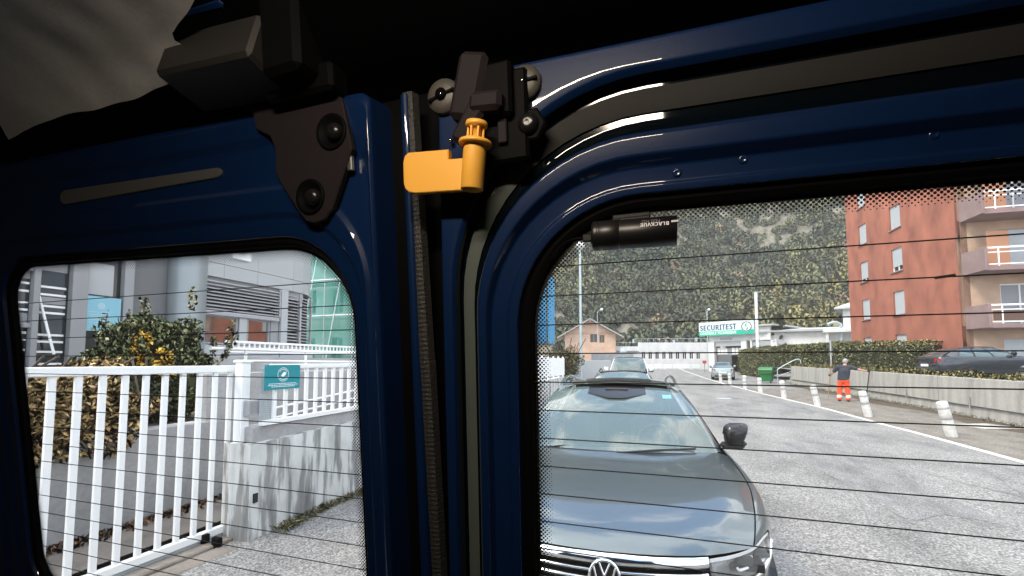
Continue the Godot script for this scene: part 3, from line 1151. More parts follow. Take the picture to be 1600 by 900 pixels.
func dashcam(lean: Transform3D) -> void:
	var d := thing("dash_camera", "black cylindrical dash camera stuck to the right rear window", "camera")
	var c0 := Vector3(-0.0580, 0.1162, 0.0045)
	var c1 := Vector3(0.0148, 0.1147, 0.0045)
	d.transform = lean * Transform3D(Basis(), c0)
	var axis := Basis(Vector3.BACK, -PI / 2 + atan2(c1.y - c0.y, c1.x - c0.x))
	var tt := Transform3D(axis, Vector3.ZERO)
	var g := Geo.new()
	g.smooth()
	g.lathe([Vector2(0.0128, 0.0245), Vector2(0.0130, 0.025), Vector2(0.0130, 0.0722), Vector2(0.0124, 0.0728), Vector2(0.0, 0.0728)], tt, 36)
	part(d, "barrel", g, M.cam_black)
	g = Geo.new()
	g.smooth()
	g.lathe([Vector2(0.0, 0.0), Vector2(0.0120, 0.0), Vector2(0.0132, 0.001), Vector2(0.0134, 0.0055), Vector2(0.0131, 0.006), Vector2(0.0134, 0.0065), Vector2(0.0134, 0.0240), Vector2(0.0127, 0.0246)], tt, 36)
	part(d, "end_ring", g, M.cam_black)
	g = Geo.new()
	g.box(Vector3(0.034, 0.0128, -0.006), Vector3(0.034, 0.004, 0.012), 0.001)
	g.box(Vector3(0.034, 0.0110, -0.0125), Vector3(0.034, 0.018, 0.006), 0.001)
	part(d, "mount", g, M.cam_black)
	g = Geo.new()
	g.box(Vector3(-0.0045, -0.001, 0.0), Vector3(0.010, 0.0075, 0.006), 0.0012)
	part(d, "plug", g, M.cam_black)
	part(d, "cable", tubes([cmr([Vector3(-0.008, -0.001, 0), Vector3(-0.018, -0.0012, -0.001), Vector3(-0.029, -0.005, -0.004), Vector3(-0.040, -0.016, -0.006)], 5)], 0.0019, 8), M.black_plastic)
	var a := deg_to_rad(22.0)
	var face := Basis(Vector3.RIGHT, -a) * Basis(Vector3.BACK, PI + atan2(c1.y - c0.y, c1.x - c0.x))
	var tm := part(d, "lettering", text("BLACKVUE", 0.0022, 0.0003, true), M.cam_print)
	tm.transform = Transform3D(face, Vector3(0.0545, 0.0131 * sin(a) - 0.0012, 0.0131 * cos(a) + 0.0001))
	a = deg_to_rad(38.0)
	face = Basis(Vector3.RIGHT, -a) * Basis(Vector3.BACK, PI + atan2(c1.y - c0.y, c1.x - c0.x))
	tm = part(d, "lettering", text("Full HD", 0.0017, 0.0003), M.cam_print_grey)
	tm.transform = Transform3D(face, Vector3(0.0515, 0.0131 * sin(a) - 0.0013, 0.0131 * cos(a) + 0.0001))
	g = Geo.new()
	g.box(Vector3(0.0708, 0.0046, 0.0122), Vector3(0.0058, 0.0017, 0.0006), 0.0002)
	part(d, "white_mark", g, M.cam_print)

# ---------------------------------------------------------------- shared building pieces
# a wall w by h in its own plane (front towards +z), with real openings and reveals
func wall_holes(w: float, h: float, holes: Array, reveal: float, thick := 0.3) -> Geo:
	var g := Geo.new()
	var xs := [0.0, w]
	var ys := [0.0, h]
	for r in holes:
		xs.append_array([r.position.x, r.end.x])
		ys.append_array([r.position.y, r.end.y])
	xs.sort()
	ys.sort()
	for i in xs.size() - 1:
		for j in ys.size() - 1:
			if xs[i + 1] - xs[i] < 0.001 or ys[j + 1] - ys[j] < 0.001:
				continue
			var c := Vector2((xs[i] + xs[i + 1]) / 2, (ys[j] + ys[j + 1]) / 2)
			var cut := false
			for r in holes:
				if r.has_point(c):
					cut = true
			if not cut:
				g.quad(Vector3(xs[i], ys[j], 0), Vector3(xs[i], ys[j + 1], 0), Vector3(xs[i + 1], ys[j + 1], 0), Vector3(xs[i + 1], ys[j], 0))
	for r in holes:
		var a: Vector2 = r.position
		var b: Vector2 = r.end
		var z := -reveal
		g.quad(Vector3(a.x, a.y, 0), Vector3(b.x, a.y, 0), Vector3(b.x, a.y, z), Vector3(a.x, a.y, z))
		g.quad(Vector3(a.x, b.y, z), Vector3(b.x, b.y, z), Vector3(b.x, b.y, 0), Vector3(a.x, b.y, 0))
		g.quad(Vector3(a.x, a.y, z), Vector3(a.x, b.y, z), Vector3(a.x, b.y, 0), Vector3(a.x, a.y, 0))
		g.quad(Vector3(b.x, a.y, 0), Vector3(b.x, b.y, 0), Vector3(b.x, b.y, z), Vector3(b.x, a.y, z))
	# ends and top give the wall its thickness
	g.quad(Vector3(0, 0, -thick), Vector3(0, h, -thick), Vector3(0, h, 0), Vector3(0, 0, 0))
	g.quad(Vector3(w, 0, 0), Vector3(w, h, 0), Vector3(w, h, -thick), Vector3(w, 0, -thick))
	g.quad(Vector3(0, h, 0), Vector3(0, h, -thick), Vector3(w, h, -thick), Vector3(w, h, 0))
	return g

func frame_of(r: Rect2, t: float, d: float, bars := 0) -> Geo:   # four bars round r, and uprights between
	var g := Geo.new()
	var c := r.get_center()
	g.box(Vector3(c.x, r.position.y + t / 2, 0), Vector3(r.size.x - 2 * t, t, d), 0.004)
	g.box(Vector3(c.x, r.end.y - t / 2, 0), Vector3(r.size.x - 2 * t, t, d), 0.004)
	g.box(Vector3(r.position.x + t / 2, c.y, 0), Vector3(t, r.size.y, d), 0.004)
	g.box(Vector3(r.end.x - t / 2, c.y, 0), Vector3(t, r.size.y, d), 0.004)
	for i in bars:
		var x := lerpf(r.position.x, r.end.x, (i + 1.0) / (bars + 1))
		g.box(Vector3(x, c.y, 0), Vector3(t, r.size.y - 2 * t, d * 0.96), 0.004)
	return g

func pane_of(r: Rect2) -> ArrayMesh:
	return bx(Vector3(r.size.x, r.size.y, 0.012))

func shutter_of(w: float, h: float) -> ArrayMesh:
	var key := ["shutter", snappedf(w, 0.01), snappedf(h, 0.01)]
	if not boxes.has(key):
		var g := Geo.new()
		var rows := []
		var n := int(h / 0.05)
		for i in n:
			var y := -h / 2 + h * i / n
			rows.append([Vector3(-w / 2, y, 0), Vector3(w / 2, y, 0)])
			rows.append([Vector3(-w / 2, y + 0.012, 0.012), Vector3(w / 2, y + 0.012, 0.012)])
			rows.append([Vector3(-w / 2, y + 0.042, 0.012), Vector3(w / 2, y + 0.042, 0.012)])
		rows.append([Vector3(-w / 2, h / 2, 0), Vector3(w / 2, h / 2, 0)])
		g.grid(rows)
		boxes[key] = g.mesh()
	return boxes[key]

# ---------------------------------------------------------------- left of the road
func left_side() -> void:
	# low stained wall with a fence on it
	var w := thing("concrete_wall", "low streaky concrete wall along the left edge of the road under the white fence", "wall")
	var g := Geo.new()
	g.prism(PackedVector2Array([Vector2(3.35, -0.3), Vector2(3.35, 0.93), Vector2(5.0, 0.97), Vector2(18.4, 1.12), Vector2(18.4, -0.3)]), 0, 0.35, Transform3D(Basis(Vector3(0, 0, -1), Vector3.UP, Vector3(1, 0, 0)), Vector3(-4.2, 0, 0)), 0.012)
	part(w, "wall_body", g, M.stained_concrete)
	g = Geo.new()
	g.prism(PackedVector2Array([Vector2(3.42, 0.92), Vector2(3.42, 1.085), Vector2(5.0, 1.10), Vector2(13.0, 1.18), Vector2(13.0, 0.95)]), 0, 0.2, Transform3D(Basis(Vector3(0, 0, -1), Vector3.UP, Vector3(1, 0, 0)), Vector3(-4.11, 0, 0)), 0.006)
	part(w, "wall_plinth", g, M.grey_render)
	part(w, "drain_hole", bx(Vector3(0.012, 0.09, 0.05)), M.dark_void, Vector3(-3.844, 0.40, -3.42))
	# fence on the wall
	var f := thing("white_fence", "white upright bar fence on the concrete wall behind the teal sign", "fence")
	g = Geo.new()
	g.box(Vector3(-3.9, 1.70, -8.3), Vector3(0.05, 0.05, 9.4), 0.006)
	part(f, "top_rail", g, M.white_paint)
	g = Geo.new()
	g.prism(PackedVector2Array([Vector2(3.5, 1.095), Vector2(3.5, 1.14), Vector2(13.0, 1.235), Vector2(13.0, 1.19)]), -0.025, 0.025, Transform3D(Basis(Vector3(0, 0, -1), Vector3.UP, Vector3(1, 0, 0)), Vector3(-3.9, 0, 0)))
	part(f, "bottom_rail", g, M.white_paint)
	for i in 64:
		var z := -3.66 - 0.147 * i
		if z < -12.9:
			break
		part(f, "bar", bx(Vector3(0.032, 0.56, 0.042), 0.004), M.white_paint, Vector3(-3.9, 1.405 + 0.004 * (-z - 3.6), z))
	# mesh panel beside the post
	g = Geo.new()
	for i in 9:
		g.box(Vector3(-3.92, 1.41, -3.50 - 0.016 * i), Vector3(0.004, 0.54, 0.004))
	for i in 27:
		g.box(Vector3(-3.922, 1.15 + 0.02 * i, -3.57), Vector3(0.004, 0.004, 0.15))
	part(f, "mesh_panel", g, M.galvanised)
	# post where the gate closes
	var p := thing("gate_post", "white square gate post with grey lock box where the sliding gate closes", "post", Vector3(-4.07, 0.86, -3.42))
	part(p, "post_shaft", bx(Vector3(0.10, 0.88, 0.10), 0.006), M.white_paint, Vector3(0, 0.44, 0))
	part(p, "post_cap", bx(Vector3(0.13, 0.02, 0.13), 0.004), M.white_paint, Vector3(0, 0.89, 0))
	part(p, "lock_box", bx(Vector3(0.075, 0.16, 0.13), 0.008), M.louver, Vector3(0.092, 0.42, -0.04))
	g = Geo.new()
	for i in 9:
		g.box(Vector3(0.131, 0.37 + 0.013 * i, -0.04), Vector3(0.002, 0.006, 0.10))
	part(p, "box_slot", g, M.frame_grey)
	part(p, "foot_plate", bx(Vector3(0.16, 0.06, 0.22), 0.004), M.white_paint, Vector3(0.03, 0.0, -0.07))
	# sliding gate
	var gt := thing("sliding_gate", "white sliding gate of upright bars across the driveway on the left", "gate")
	part(gt, "top_rail", bx(Vector3(0.06, 0.07, 3.0), 0.006), M.white_paint, Vector3(-4.2, 1.675, -1.98))
	part(gt, "bottom_rail", bx(Vector3(0.06, 0.07, 3.0), 0.006), M.white_paint, Vector3(-4.2, 0.085, -1.98))
	for i in 19:
		part(gt, "bar", bx(Vector3(0.034, 1.53, 0.046), 0.005), M.white_paint, Vector3(-4.2, 0.88, -3.38 + 0.1555 * i))
	part(gt, "gap_shadow_strip", bx(Vector3(0.02, 0.03, 2.9)), M.black_plastic, Vector3(-4.235, 0.135, -1.95))  # black strip painting the gap shadow above the bottom rail
	part(gt, "catch", bx(Vector3(0.05, 0.09, 0.06), 0.004), M.black_plastic, Vector3(-4.16, 0.06, -3.16))
	# driveway behind the gate, track and gutter
	g = Geo.new()
	g.box(Vector3(-4.85, -0.04, -1.9), Vector3(1.35, 0.09, 6.4))
	struct("driveway", g, M.slab)
	var gu := thing("gate_track", "worn concrete track and gutter under the white sliding gate", "track")
	g = Geo.new()
	g.box(Vector3(-4.10, -0.01, -1.9), Vector3(0.14, 0.07, 2.9), 0.012)
	part(gu, "track_kerb", g, M.slab)
	g = Geo.new()
	g.box(Vector3(-3.90, -0.03, -1.85), Vector3(0.20, 0.075, 2.7), 0.01)
	part(gu, "gutter_slab", g, M.slab)
	part(gu, "track_rail", bx(Vector3(0.03, 0.03, 2.9), 0.004), M.galvanised, Vector3(-4.2, 0.03, -1.9))
	g = Geo.new()
	g.box(Vector3(-4.02, 0.03, -3.17), Vector3(0.10, 0.12, 0.05), 0.01)
	part(gu, "end_stop", g, M.black_plastic)
	# planter wall, soil
	var pw := thing("planter_wall", "pale grey rendered planter wall behind the sliding gate", "wall")
	g = Geo.new()
	g.box(Vector3(-5.55, 0.45, -2.0), Vector3(0.2, 1.1, 6.3), 0.015)
	part(pw, "wall_body", g, M.grey_render)
	part(pw, "soil", bx(Vector3(4.4, 0.9, 9.0)), M.soil, Vector3(-7.86, 0.42, -2.4))
	# ramp behind the fence
	var rw := thing("ramp_wall", "grey ramp wall behind the white fence with a slanting white rail", "wall")
	g = Geo.new()
	g.box(Vector3(-5.57, 0.75, -9.0), Vector3(0.2, 1.7, 9.8), 0.01)
	part(rw, "wall_body", g, M.grey_render)
	part(rw, "slanting_rail", tubes([[Vector3(-5.35, 0.93, -5.0), Vector3(-5.35, 1.24, -8.6)], [Vector3(-5.35, 1.07, -5.0), Vector3(-5.35, 1.38, -8.6)]], 0.018, 8), M.white_paint)
	part(rw, "ramp_deck", bx(Vector3(4.2, 0.2, 7.4)), M.grey_render, Vector3(-7.75, 1.4, -10.3))
	var hr := thing("tube_handrail", "white tubular handrail with two rails above the grey ramp wall", "railing")
	part(hr, "upper_rail", tubes([[Vector3(-6.5, 1.95, -4.9), Vector3(-6.5, 1.93, -13.0)]], 0.028, 10), M.white_paint)
	part(hr, "lower_rail", tubes([[Vector3(-6.5, 1.76, -5.3), Vector3(-6.5, 1.72, -13.0)]], 0.022, 10), M.white_paint)
	for z in [-5.5, -6.8, -8.6, -10.6, -12.8]:
		part(hr, "rail_post", rod(0.024, 0.46), M.white_paint, Vector3(-6.5, 1.5, z))
	var br := thing("terrace_railing", "far white railing of short balusters under the louvred windows", "railing")
	part(br, "top_rail", bx(Vector3(0.05, 0.05, 6.6), 0.004), M.white_paint, Vector3(-9.0, 2.19, -10.4))
	part(br, "bottom_rail", bx(Vector3(0.04, 0.035, 6.6), 0.004), M.white_paint, Vector3(-9.0, 1.97, -10.4))
	for i in 48:
		part(br, "baluster", bx(Vector3(0.025, 0.19, 0.03)), M.white_paint, Vector3(-9.0, 2.08, -7.15 - 0.138 * i))
	part(br, "terrace_edge", bx(Vector3(3.2, 0.5, 7.2)), M.grey_render, Vector3(-10.55, 1.6, -10.4))
	# teal sign on the fence
	var s := thing("teal_sign", "teal rectangular sign with a white ring emblem hung on the white fence", "sign", Vector3(-3.86, 1.585, -3.725), PI / 2)
	part(s, "sign_board", bx(Vector3(0.47, 0.26, 0.006), 0.002), M.teal_sign)
	g = Geo.new()
	var ring := []
	for r in [0.069, 0.074]:
		var row := []
		for k in 40:
			row.append(Vector3(r * cos(TAU * k / 40), 0.028 + r * sin(TAU * k / 40), 0.0042))
		ring.append(row)
	g.grid(ring, true, true)
	var leaf := PackedVector2Array()
	for k in 9:
		leaf.append(Vector2(-0.03 + 0.009 * k, 0.012 + 0.024 * sin(PI * k / 8) + 0.004 * k))
	for k in 7:
		leaf.append(Vector2(0.036 - 0.009 * k, 0.040 - 0.022 * sin(PI * (k + 1) / 8) - 0.004 * k))
	g.prism(leaf, 0.0036, 0.0044)
	for k in 9:   # the worn lettering round the emblem
		for sgn in [0.0, PI]:
			var a: float = deg_to_rad(36.0 + 13.5 * k) + sgn
			g.box(Vector3.ZERO, Vector3(0.0075, 0.011, 0.0008), 0.0, Transform3D(Basis(Vector3.BACK, a - PI / 2), Vector3(0.055 * cos(a), 0.028 + 0.055 * sin(a), 0.004)))
	part(s, "emblem", g, M.print_white)
	g = Geo.new()
	var r := RandomNumberGenerator.new()
	r.seed = 3
	for line in [[-0.068, 0.36], [-0.084, 0.38], [-0.100, 0.30]]:
		var x: float = -line[1] / 2
		while x < line[1] / 2:
			var l := r.randf_range(0.012, 0.034)
			g.box(Vector3(x + l / 2, line[0], 0.0038), Vector3(l, 0.0065, 0.0008))
			x += l + 0.006
	part(s, "small_print", g, M.print_white)
	for q in [[-0.222, 0.118], [0.222, 0.118]]:
		part(s, "screw", disc([Vector2(0.006, 0), Vector2(0.005, 0.002), Vector2(0, 0.0025)], Vector3(q[0], q[1], 0.003), 10), M.steel)
	# plants
	var brown := [Color(0.432, 0.276, 0.108), Color(0.576, 0.396, 0.180), Color(0.288, 0.180, 0.078), Color(0.480, 0.336, 0.144), Color(0.204, 0.168, 0.060), Color(0.696, 0.516, 0.276)]
	var lh := thing("laurel_hedge", "browning laurel hedge with scorched leaves behind the gate bars", "hedge", Vector3(-5.75, 0.85, -2.4))
	part(lh, "foliage", leaf_cloud(21, 24000, func(rr: RandomNumberGenerator):
		var v := ball(rr)
		var k := pow(rr.randf(), 0.22)
		var q := Vector3(v.x * 0.55, v.y * 0.62, v.z * 1.35)
		q = q * k * (0.9 + 0.14 * sin(q.z * 7.0) + 0.08 * sin(q.y * 9.0 + q.z * 4.0))
		return Vector3(q.x + 0.05, 0.36 + q.y, q.z), 0.066, brown, 0.38, Vector3(0, 0.36, 0), 0.5), M.dry_leaf)
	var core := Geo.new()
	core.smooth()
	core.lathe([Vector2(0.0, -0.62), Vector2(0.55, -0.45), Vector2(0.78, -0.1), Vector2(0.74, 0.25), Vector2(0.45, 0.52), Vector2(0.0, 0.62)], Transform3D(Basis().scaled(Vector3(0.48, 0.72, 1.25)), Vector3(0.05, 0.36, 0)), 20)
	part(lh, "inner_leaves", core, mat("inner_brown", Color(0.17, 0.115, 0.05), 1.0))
	var stems := []
	for k in 14:
		var a := r.randf_range(-1.2, 1.2)
		stems.append([Vector3(r.randf_range(-0.2, 0.2), -0.1, a), Vector3(r.randf_range(-0.3, 0.35), 0.5, a + r.randf_range(-0.2, 0.2)), Vector3(r.randf_range(-0.3, 0.35), 0.95, a + r.randf_range(-0.3, 0.3))])
	part(lh, "stem", tubes(stems, 0.012, 6), M.bark)
	var green := [Color(0.085, 0.112, 0.043), Color(0.132, 0.163, 0.059), Color(0.054, 0.078, 0.031), Color(0.202, 0.217, 0.085), Color(0.310, 0.310, 0.155)]
	var sh := thing("shrub", "tall dark green shrub with loose upright shoots before the grey column", "shrub", Vector3(-7.2, 0.9, -4.55))
	part(sh, "foliage", leaf_cloud(22, 28000, func(rr: RandomNumberGenerator):
		var v := ball(rr)
		var k := pow(rr.randf(), 0.3)
		var q := Vector3(v.x * 0.95, v.y * 0.96, v.z * 0.80) * k
		q *= 0.85 + 0.16 * sin(q.x * 8.0 + 1.0) * sin(q.z * 7.0) + 0.10 * sin(q.y * 11.0)
		return Vector3(q.x, 0.68 + q.y, q.z), 0.06, green, 0.5, Vector3(0, 0.5, 0)), M.leaf)
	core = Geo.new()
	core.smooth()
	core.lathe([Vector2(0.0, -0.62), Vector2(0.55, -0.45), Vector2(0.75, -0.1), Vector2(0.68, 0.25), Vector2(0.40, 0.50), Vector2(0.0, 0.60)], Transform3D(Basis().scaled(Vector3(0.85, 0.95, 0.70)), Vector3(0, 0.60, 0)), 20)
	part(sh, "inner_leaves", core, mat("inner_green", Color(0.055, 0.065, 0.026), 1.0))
	stems = []
	var shoots := []
	for k in 26:
		var b := Vector3(r.randf_range(-0.75, 0.75), 0.9, r.randf_range(-0.6, 0.6))
		var t := b + Vector3(r.randf_range(-0.15, 0.15), r.randf_range(0.35, 0.95) * (1.0 - 0.5 * absf(b.x)), r.randf_range(-0.12, 0.12))
		stems.append([b - Vector3(b.x * 0.6, 0.8, b.z * 0.6), b, t])
		shoots.append([b, t])
	part(sh, "stem", tubes(stems, 0.007, 5), M.bark)
	part(sh, "shoot_leaves", leaf_cloud(23, 1700, func(rr: RandomNumberGenerator):
		var q: Array = shoots[rr.randi() % shoots.size()]
		return q[0].lerp(q[1], rr.randf()) + ball(rr) * 0.045, 0.062, green, 0.5, Vector3(0, 0.5, 0)), M.leaf)
	var yel := [Color(0.78, 0.45, 0.04), Color(0.85, 0.56, 0.09), Color(0.66, 0.38, 0.045), Color(0.75, 0.56, 0.15)]
	var blobs := [[Vector3(0.48, 1.06, 0.46), 0.12, 0.22], [Vector3(0.50, 0.84, 0.48), 0.19, 0.12], [Vector3(0.76, 0.84, 0.36), 0.10, 0.22], [Vector3(0.76, 0.70, 0.27), 0.10, 0.07]]
	part(sh, "yellow_leaves", leaf_cloud(24, 1500, func(rr: RandomNumberGenerator):
		var q: Array = blobs[rr.randi() % blobs.size()]
		var v := ball(rr) * pow(rr.randf(), 0.5)
		return q[0] + Vector3(v.x * q[1], v.y * q[2], v.z * 0.12), 0.07, yel, 0.5, Vector3(0.2, 0.8, 0)), M.leaf)
	var pale := [Color(0.42, 0.40, 0.20), Color(0.50, 0.44, 0.20), Color(0.30, 0.30, 0.12)]
	part(sh, "pale_shoot_tips", leaf_cloud(25, 220, func(rr: RandomNumberGenerator):
		return [Vector3(-0.06, 1.62, 0.1), Vector3(0.62, 1.78, -0.1), Vector3(-0.02, 1.42, 0.15)][rr.randi() % 3] + ball(rr) * Vector3(0.05, 0.17, 0.05), 0.06, pale, 0.5, Vector3(0, 0.5, 0)), M.leaf)
	# grass and litter
	var gs := leaf_cloud(31, 2600, func(rr: RandomNumberGenerator):
		var z := -3.6 - 5.5 * rr.randf()
		var wv := 0.10 + 0.10 * sin(z * 3.0) + 0.12 * smoothstep(-4.0, -5.2, z)
		return Vector3(-3.84 + maxf(0.03, wv) * rr.randf(), 0.02 + 0.05 * rr.randf(), z), 0.075, [Color(0.14, 0.15, 0.045), Color(0.24, 0.21, 0.08), Color(0.32, 0.27, 0.13), Color(0.09, 0.11, 0.03)], 0.12, Vector3(-3.7, -1, -6))
	var go := single("grass", gs, M.grass, "rough grass growing along the foot of the stained concrete wall", "grass")
	stuff(go)
	var litter := leaf_cloud(32, 1500, func(rr: RandomNumberGenerator):
		return Vector3(-5.44 + absf(rr.randfn()) * 0.10, 0.012 + 0.02 * rr.randf(), -4.9 + 4.3 * rr.randf()), 0.06, [Color(0.16, 0.085, 0.045), Color(0.22, 0.12, 0.06), Color(0.10, 0.06, 0.035)], 0.55, Vector3(-5.3, -2, -3))
	stuff(single("fallen_leaves", litter, M.dry_leaf, "brown fallen leaves heaped along the foot of the planter wall", "leaves"))
	office()
	scaffold_block()

func office() -> void:
	var o := thing("office_building", "grey panelled office building with louvred windows and a round column", "building", Vector3(-12.0, 0.0, -4.0), PI / 2)
	# glazed bay
	var g := Geo.new()
	g.box(Vector3(-0.1, 3.8, -0.10), Vector3(6.1, 5.6, 0.02))
	part(o, "glazing", g, mat("bay_glass", Color(0.02, 0.022, 0.025), 0.04))
	for m in [[-2.2, 0.12], [-0.6, 0.10], [0.55, 0.10], [1.32, 0.10], [2.02, 0.28], [2.94, 0.20]]:
		part(o, "mullion", bx(Vector3(m[1], 5.6, 0.16), 0.01), M.frame_grey, Vector3(m[0], 3.8, -0.02))
	for y in [2.47, 3.62, 4.55]:
		part(o, "transom", bx(Vector3(1.20, 0.09, 0.10), 0.008), M.frame_grey, Vector3(0.75, y, -0.03))
	for y in [4.32, 3.92, 3.30, 3.14, 2.90, 2.76, 2.30, 2.16, 1.95, 1.70]:
		part(o, "reflection_slat", bx(Vector3(0.44, 0.045, 0.02), 0.004), M.print_white, Vector3(1.62, y, -0.085))  # white strips imitate lines reflected in the glazing
		part(o, "reflection_slat", bx(Vector3(0.55, 0.045, 0.02), 0.004), M.print_white, Vector3(0.98, y + 0.03, -0.085))
	for q in [[1.62, 3.02, 0.44, 0.14], [1.62, 3.74, 0.44, 0.20], [0.98, 3.5, 0.55, 0.16], [0.98, 2.62, 0.55, 0.2]]:
		part(o, "blue_blind", bx(Vector3(q[2], q[3], 0.012)), M.frame_grey, Vector3(q[0], q[1], -0.084))
	part(o, "brace", tubes([[Vector3(1.38, 3.15, -0.05), Vector3(1.62, 1.9, 0.10)]], 0.025, 8), M.white_paint)
	part(o, "inner_blind", bx(Vector3(0.52, 0.72, 0.02)), M.panel_light, Vector3(2.42, 3.62, -0.07))
	# pale blue poster
	var ps := part(o, "notice_board", bx(Vector3(0.92, 0.78, 0.02), 0.003), M.pale_blue, Vector3(2.34, 2.82, 0.03))
	g = Geo.new()
	g.smooth()
	g.lathe([Vector2(0.0, 0.0), Vector2(0.075, 0.0), Vector2(0.075, 0.002), Vector2(0.0, 0.002)], Transform3D(FACE, Vector3(0.08, 0.18, 0.011)), 20, true)
	for k in 5:
		g.flat()
		g.box(Vector3(0.06, 0.04 - 0.06 * k, 0.011), Vector3(0.42 - 0.04 * (k % 3), 0.018, 0.002))
	part(ps, "notice_print", g, mat("faint_print", Color(0.34, 0.50, 0.55), 0.6))
	# plain recessed wall and the round column
	part(o, "plain_wall", bx(Vector3(1.2, 6.0, 0.1)), mat("wall_grey", Color(0.14, 0.144, 0.148), 0.6), Vector3(3.55, 3.8, -0.35))
	part(o, "wall_joint", bx(Vector3(0.95, 0.012, 0.02)), M.frame_grey, Vector3(3.55, 4.63, -0.30))
	g = Geo.new()
	g.smooth()
	g.lathe([Vector2(0.44, 0.8), Vector2(0.44, 7.0)], Transform3D(Basis(), Vector3(4.42, 0, -0.14)), 40)
	part(o, "round_column", g, M.column_metal)
	# fascia panels along a path that bends round at the far corner
	var path := [Vector2(4.78, 0.0)]
	for x in [5.35, 6.48, 7.62]:
		path.append(Vector2(x, 0.0))
	for k in 7:
		var a := PI / 2 - PI / 2 * k / 6
		path.append(Vector2(7.9 + 2.0 * cos(a), -2.0 + 2.0 * sin(a)))
	for band in [[4.17, 4.56], [4.575, 5.62], [5.635, 7.0]]:
		for i in path.size() - 1:
			if i == 3:
				continue
			var a: Vector2 = path[i]
			var b: Vector2 = path[i + 1]
			if i == 2:
				b = path[4]
			elif i == 0 and band[0] > 4.5:
				pass
			var dir := (b - a).normalized()
			a += dir * 0.004
			b -= dir * 0.004
			var n := Vector2(-dir.y, dir.x) * -1.0
			g = Geo.new()
			var pr := PackedVector2Array([a, b, b + n * 0.06, a + n * 0.06])
			g.prism(pr, band[0], band[1], Transform3D(Basis(Vector3(1, 0, 0), Vector3(0, 0, 1), Vector3(0, 1, 0)), Vector3.ZERO))
			part(o, "fascia_panel", g, M.panel_grey)
	g = Geo.new()
	g.box(Vector3(6.6, 5.5, -0.25), Vector3(3.7, 3.2, 0.3))
	g.box(Vector3(8.2, 5.5, -1.7), Vector3(2.4, 3.2, 1.8))
	part(o, "fascia_core", g, M.frame_grey)
	# louvred bays
	for bay in [[4.84, 7.33, 3.20, 4.14, 9, 0.0, 0.0], [7.72, 8.28, 2.1, 4.12, 18, -0.08, -0.10], [8.44, 8.95, 2.1, 4.10, 18, -0.22, -0.32]]:
		var wdt: float = bay[1] - bay[0]
		for i in int(bay[4]):
			var y: float = lerpf(bay[3] - 0.10, bay[2] + 0.05, float(i) / (bay[4] - 1))
			var sl := part(o, "louver_slat", bx(Vector3(wdt, 0.012, 0.085), 0.003), M.louver, Vector3((bay[0] + bay[1]) / 2, y, -0.02 + bay[5]), Vector3(deg_to_rad(38.0), 0, 0))
			sl.rotation.y = -bay[6]
		part(o, "bay_back", bx(Vector3(wdt, bay[3] - bay[2], 0.02)), M.dark_void, Vector3((bay[0] + bay[1]) / 2, (bay[2] + bay[3]) / 2, -0.17 + bay[5]))
		for x in [bay[0] - 0.03, bay[1] + 0.03]:
			part(o, "guide_rail", bx(Vector3(0.045, bay[3] - bay[2], 0.09), 0.005), M.louver, Vector3(x, (bay[2] + bay[3]) / 2, -0.02 + bay[5]))
	part(o, "louver_bottom_rail", bx(Vector3(2.5, 0.13, 0.13), 0.02), M.louver, Vector3(6.085, 3.13, -0.02))
	part(o, "pier", bx(Vector3(0.27, 3.2, 0.16), 0.01), M.panel_light, Vector3(7.53, 2.55, -0.03))
	part(o, "corner_pier", bx(Vector3(0.10, 3.2, 0.12), 0.01), M.panel_light, Vector3(8.37, 2.55, -0.16))
	# windows below the first louvre
	for r in [[4.84, 5.90], [6.22, 7.05]]:
		var rc := Rect2(r[0], 2.25, r[1] - r[0], 0.82)
		part(o, "window_pane", pane_of(rc), M.mirror_window, Vector3(rc.get_center().x, rc.get_center().y, -0.12))
		var fr := part(o, "window_frame", frame_of(rc, 0.05, 0.06), M.frame_grey, Vector3(0, 0, -0.10))
		fr.position.z = -0.09
	part(o, "window_pier", bx(Vector3(0.26, 0.82, 0.12), 0.01), M.panel_light, Vector3(6.06, 2.66, -0.08))
	part(o, "window_pier", bx(Vector3(0.30, 0.82, 0.12), 0.01), M.frame_grey, Vector3(7.22, 2.66, -0.10))
	part(o, "plinth", bx(Vector3(4.6, 1.3, 0.3), 0.01), M.panel_light, Vector3(6.6, 1.58, -0.16))
	# wall plate with a round emblem
	part(o, "wall_plate", bx(Vector3(0.62, 0.58, 0.05), 0.008), M.print_white, Vector3(5.87, 5.10, 0.03))
	g = Geo.new()
	g.smooth()
	g.lathe([Vector2(0.0, 0.05), Vector2(0.13, 0.045), Vector2(0.19, 0.02), Vector2(0.20, 0.0)], Transform3D(FACE, Vector3(5.87, 5.17, 0.055)), 28)
	part(o, "round_emblem", g, M.frame_grey)
	g = Geo.new()
	g.box(Vector3(3.9, 4.0, -5.4), Vector3(9.5, 8.0, 9.6))
	part(o, "building_core", g, M.panel_light)

